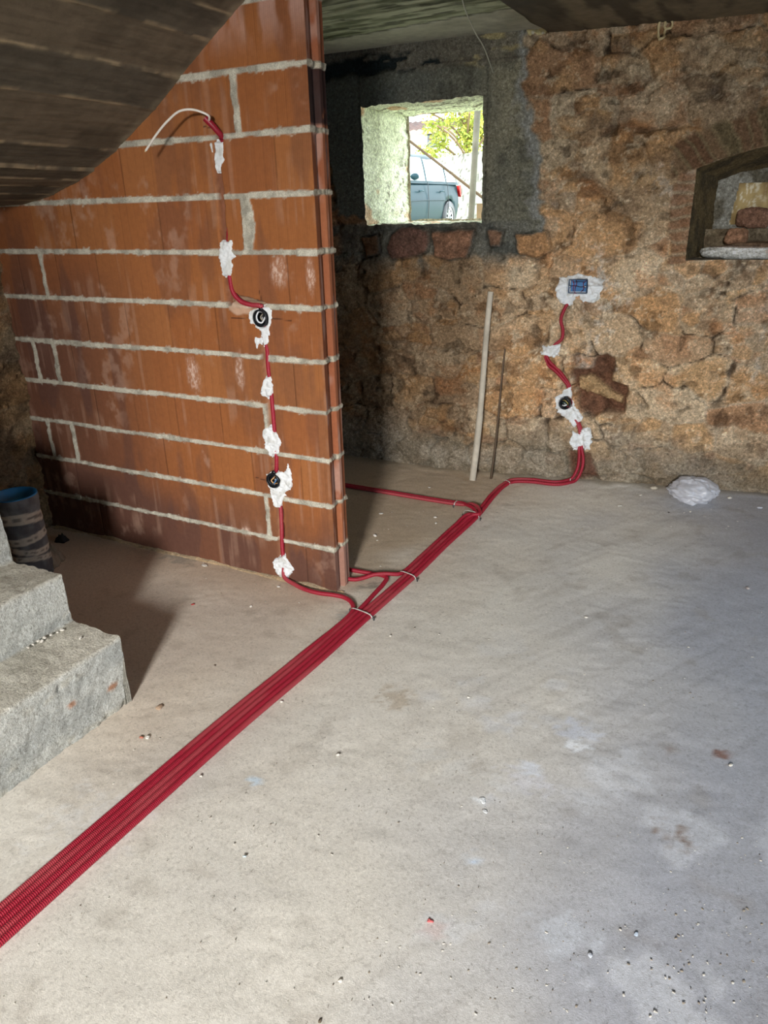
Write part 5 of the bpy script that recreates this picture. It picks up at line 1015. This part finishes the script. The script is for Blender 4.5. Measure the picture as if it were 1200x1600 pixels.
def car():
    # length axis u runs from tail (far right) to nose (near left)
    tail = on(725, 300, 1, 15.9); nose = on(646, 300, 1, 13.3); tail[2] = nose[2] = GZ; u = (nose-tail); L0 = np.linalg.norm(u); u /= L0; v = np.array([-u[1], u[0], 0]); 
    if v[0] < 0: v = -v                      # v points to the side seen from the window
    root = empty('parked_car', tuple(tail+u*2.2-v*.86)); tag(root, 'grey-green hatchback parked outside the window, rear to the right', 'car')
    O = tail-v*.86; R = lambda P: O+np.asarray(P)[..., 0:1]*u+np.asarray(P)[..., 1:2]*v+np.asarray(P)[..., 2:3]*np.array([0, 0, 1.])
    body = s2l((34, 54, 60)); L = 4.4
    # body rings: (s from tail, half width, z low, z belt)
    st = np.array([0, .06, .25, .7, 1.3, 2.2, 3.0, 3.6, 4.1, 4.34, 4.4]); hw = np.array([.62, .76, .83, .86, .875, .88, .875, .86, .80, .70, .58]); zb = np.array([.86, .93, .96, .97, .96, .94, .93, .90, .82, .70, .62]); zl = np.array([.36, .28, .24, .22, .20, .20, .20, .22, .24, .30, .38])
    sv = np.linspace(0, L, 150); H = np.interp(sv, st, hw); ZB = np.interp(sv, st, zb); ZL = np.interp(sv, st, zl); q = np.linspace(0, 1, 26); Y = []; 
    sec = np.array([(.0, 0), (.86, 0), (.95, .08), (.985, .3), (1.0, .55), (.985, .72), (.965, .80), (.955, .93), (.90, 1.0), (.0, 1.02)])
    G = np.zeros((150, 10, 3)); M = np.zeros((150, 10, 3))
    for i in range(150):
        for j, (w, t) in enumerate(sec): G[i, j] = (sv[i], H[i]*w, ZL[i]+(ZB[i]-ZL[i])*t)
    # wheel arches
    for wc in (.82, 3.42):
        for j in range(0, 7):
            for i in range(150):
                dx = sv[i]-wc
                if abs(dx) < .36: zt = .31+math.sqrt(.36**2-dx*dx); G[i, j, 2] = max(G[i, j, 2], min(zt, ZB[i]-.05*(9-j)/9.))
    A = Acc(); M = G*np.array([1, -1, 1]); A.grid(R(G), body); A.grid(R(M), body, flip=True)
    for g in (G[0], G[-1]): 
        rr = np.stack([g, g*np.array([1, -1, 1])], 1); A.grid(R(rr), body)
    under(A.obj('body', M_CARP), root)
    # cabin
    cs = np.array([.12, .45, .95, 1.6, 2.3, 2.75, 3.35]); zt = np.array([.98, 1.28, 1.43, 1.48, 1.46, 1.38, .96]); sv2 = np.linspace(.12, 3.35, 90); ZT = np.interp(sv2, cs, zt); 
    for _ in range(3): ZT[1:-1] = (ZT[:-2]+2*ZT[1:-1]+ZT[2:])/4
    G = np.zeros((90, 9, 3)); 
    for i in range(90):
        z0 = .93; h = ZT[i]-z0
        for j, (w, t) in enumerate(((.84, 0), (.80, .3), (.755, .6), (.71, .84), (.66, .94), (.55, .985), (.35, 1.0), (.15, 1.005), (0, 1.005))): G[i, j] = (sv2[i], w, z0+h*t)
    A = Acc(); A.grid(R(G), body); A.grid(R(G*np.array([1, -1, 1])), body, flip=True); under(A.obj('roof', M_CARP), root)
    def win(s0, s1, s2, s3, z0, z1, nm, sub=None):     # quad on the side glass, camera side
        def pt(s, z): k = (z-.93)/(1.46-.93); w = np.interp(k, [0, .3, .6, .84, .94], [.84, .80, .755, .71, .66]); return (s, w+.006, z)
        n = 12; P = np.zeros((n, n, 3)) 
        for i in range(n):
            for j in range(n):
                a, b = i/(n-1), j/(n-1); sl = (s0+(s1-s0)*a); sh = (s2+(s3-s2)*a); z = z0+(z1-z0)*b; P[i, j] = pt(sl+(sh-sl)*b, z)
        A = Acc(); A.grid(R(P), s2l((196, 226, 226))); o = under(A.obj(nm, M_GLASSD), root); return o
    win(.42, .92, .66, .90, .98, 1.30, 'side_window'); win(.98, 1.92, .98, 1.86, .98, 1.39, 'side_window'); win(2.0, 2.95, 1.96, 2.55, .98, 1.38, 'side_window')
    for s in (1.95, .95, 2.98):
        A = Acc(); A.tube(R(np.array([(s, .876, .30), (s, .893, .6), (s, .872, .90), (s-.02*(s > 2), .855, .96)])), .006, s2l((24, 30, 32)), 6); under(A.obj('door_gap', M_BLACK), root)
    for s in (1.18, 2.2):
        A = Acc(); A.tube(R(np.array([(s, .885, .80), (s+.05, .905, .805), (s+.15, .905, .805), (s+.2, .885, .80)])), .013, body*1.3, 8); under(A.obj('door_handle', M_CARP), root)
    A = Acc(); lump(A, R(np.array([2.80, .98, 1.03])), .08, body, 5, (1, 1, .75), 14, .05); m_ = under(A.obj('side_mirror', M_CARP), root)
    A = Acc(); G = np.array([[(.02, .66, .72), (.02, .66, .92)], [(.05, .80, .70), (.06, .79, .93)], [(.20, .838, .74), (.30, .835, .92)]]); A.grid(R(G+np.array([-.012, .012, 0])), s2l((200, 40, 40))); under(A.obj('tail_light', M_CARP), root)
    A = Acc(); A.tube(R(np.array([(1.1, .898, .63), (1.2, .898, .64), (2.2, .90, .64), (3.0, .896, .62)])), .009, body*.7, 6); under(A.obj('crease_trim', M_CARP), root)
    for wc in (.82, 3.42):
        for sd in (1, -1):
            c = R(np.array([wc, .78*sd, .315])); A = Acc(); prof = [(.20, .10), (.29, .10), (.315, .07), (.318, 0), (.315, -.07), (.29, -.10), (.20, -.10)]
            a = np.arange(40)*2*math.pi/40; P = np.zeros((len(prof), 40, 3))
            for i, (r, w) in enumerate(prof): P[i] = c+np.outer(np.cos(a)*r, u)+np.outer(np.sin(a)*r, (0, 0, 1.))+v*w
            A.grid(P, s2l((34, 36, 38)), wrap=True); o = under(A.obj('wheel', M_BLACK), root)
            A = Acc(); P = np.zeros((2, 40, 3)); 
            for i, (r, w) in enumerate(((.21, .085*sd), (.175, .07*sd))): P[i] = c+np.outer(np.cos(a)*r, u)+np.outer(np.sin(a)*r, (0, 0, 1.))+v*w
            A.grid(P, s2l((200, 204, 206)), wrap=True)
            for k in range(10):
                an = k*math.pi/5; d1 = math.cos(an)*u+math.sin(an)*np.array([0, 0, 1.]); A.tube([c+d1*.03+v*.07*sd, c+d1*.185+v*.07*sd], .014, s2l((200, 204, 206)), 6)
            A.lathe([(0, 0), (.045, 0)], c+v*.075*sd, s2l((190, 194, 196)), 1, 12)
            r_ = A.obj('rim', M_METAL); r_.data.transform(Matrix.Translation(-root.location)); r_.parent = o
car()
print('verts', sum(len(o.data.vertices) for o in bpy.data.objects if o.type == 'MESH'))
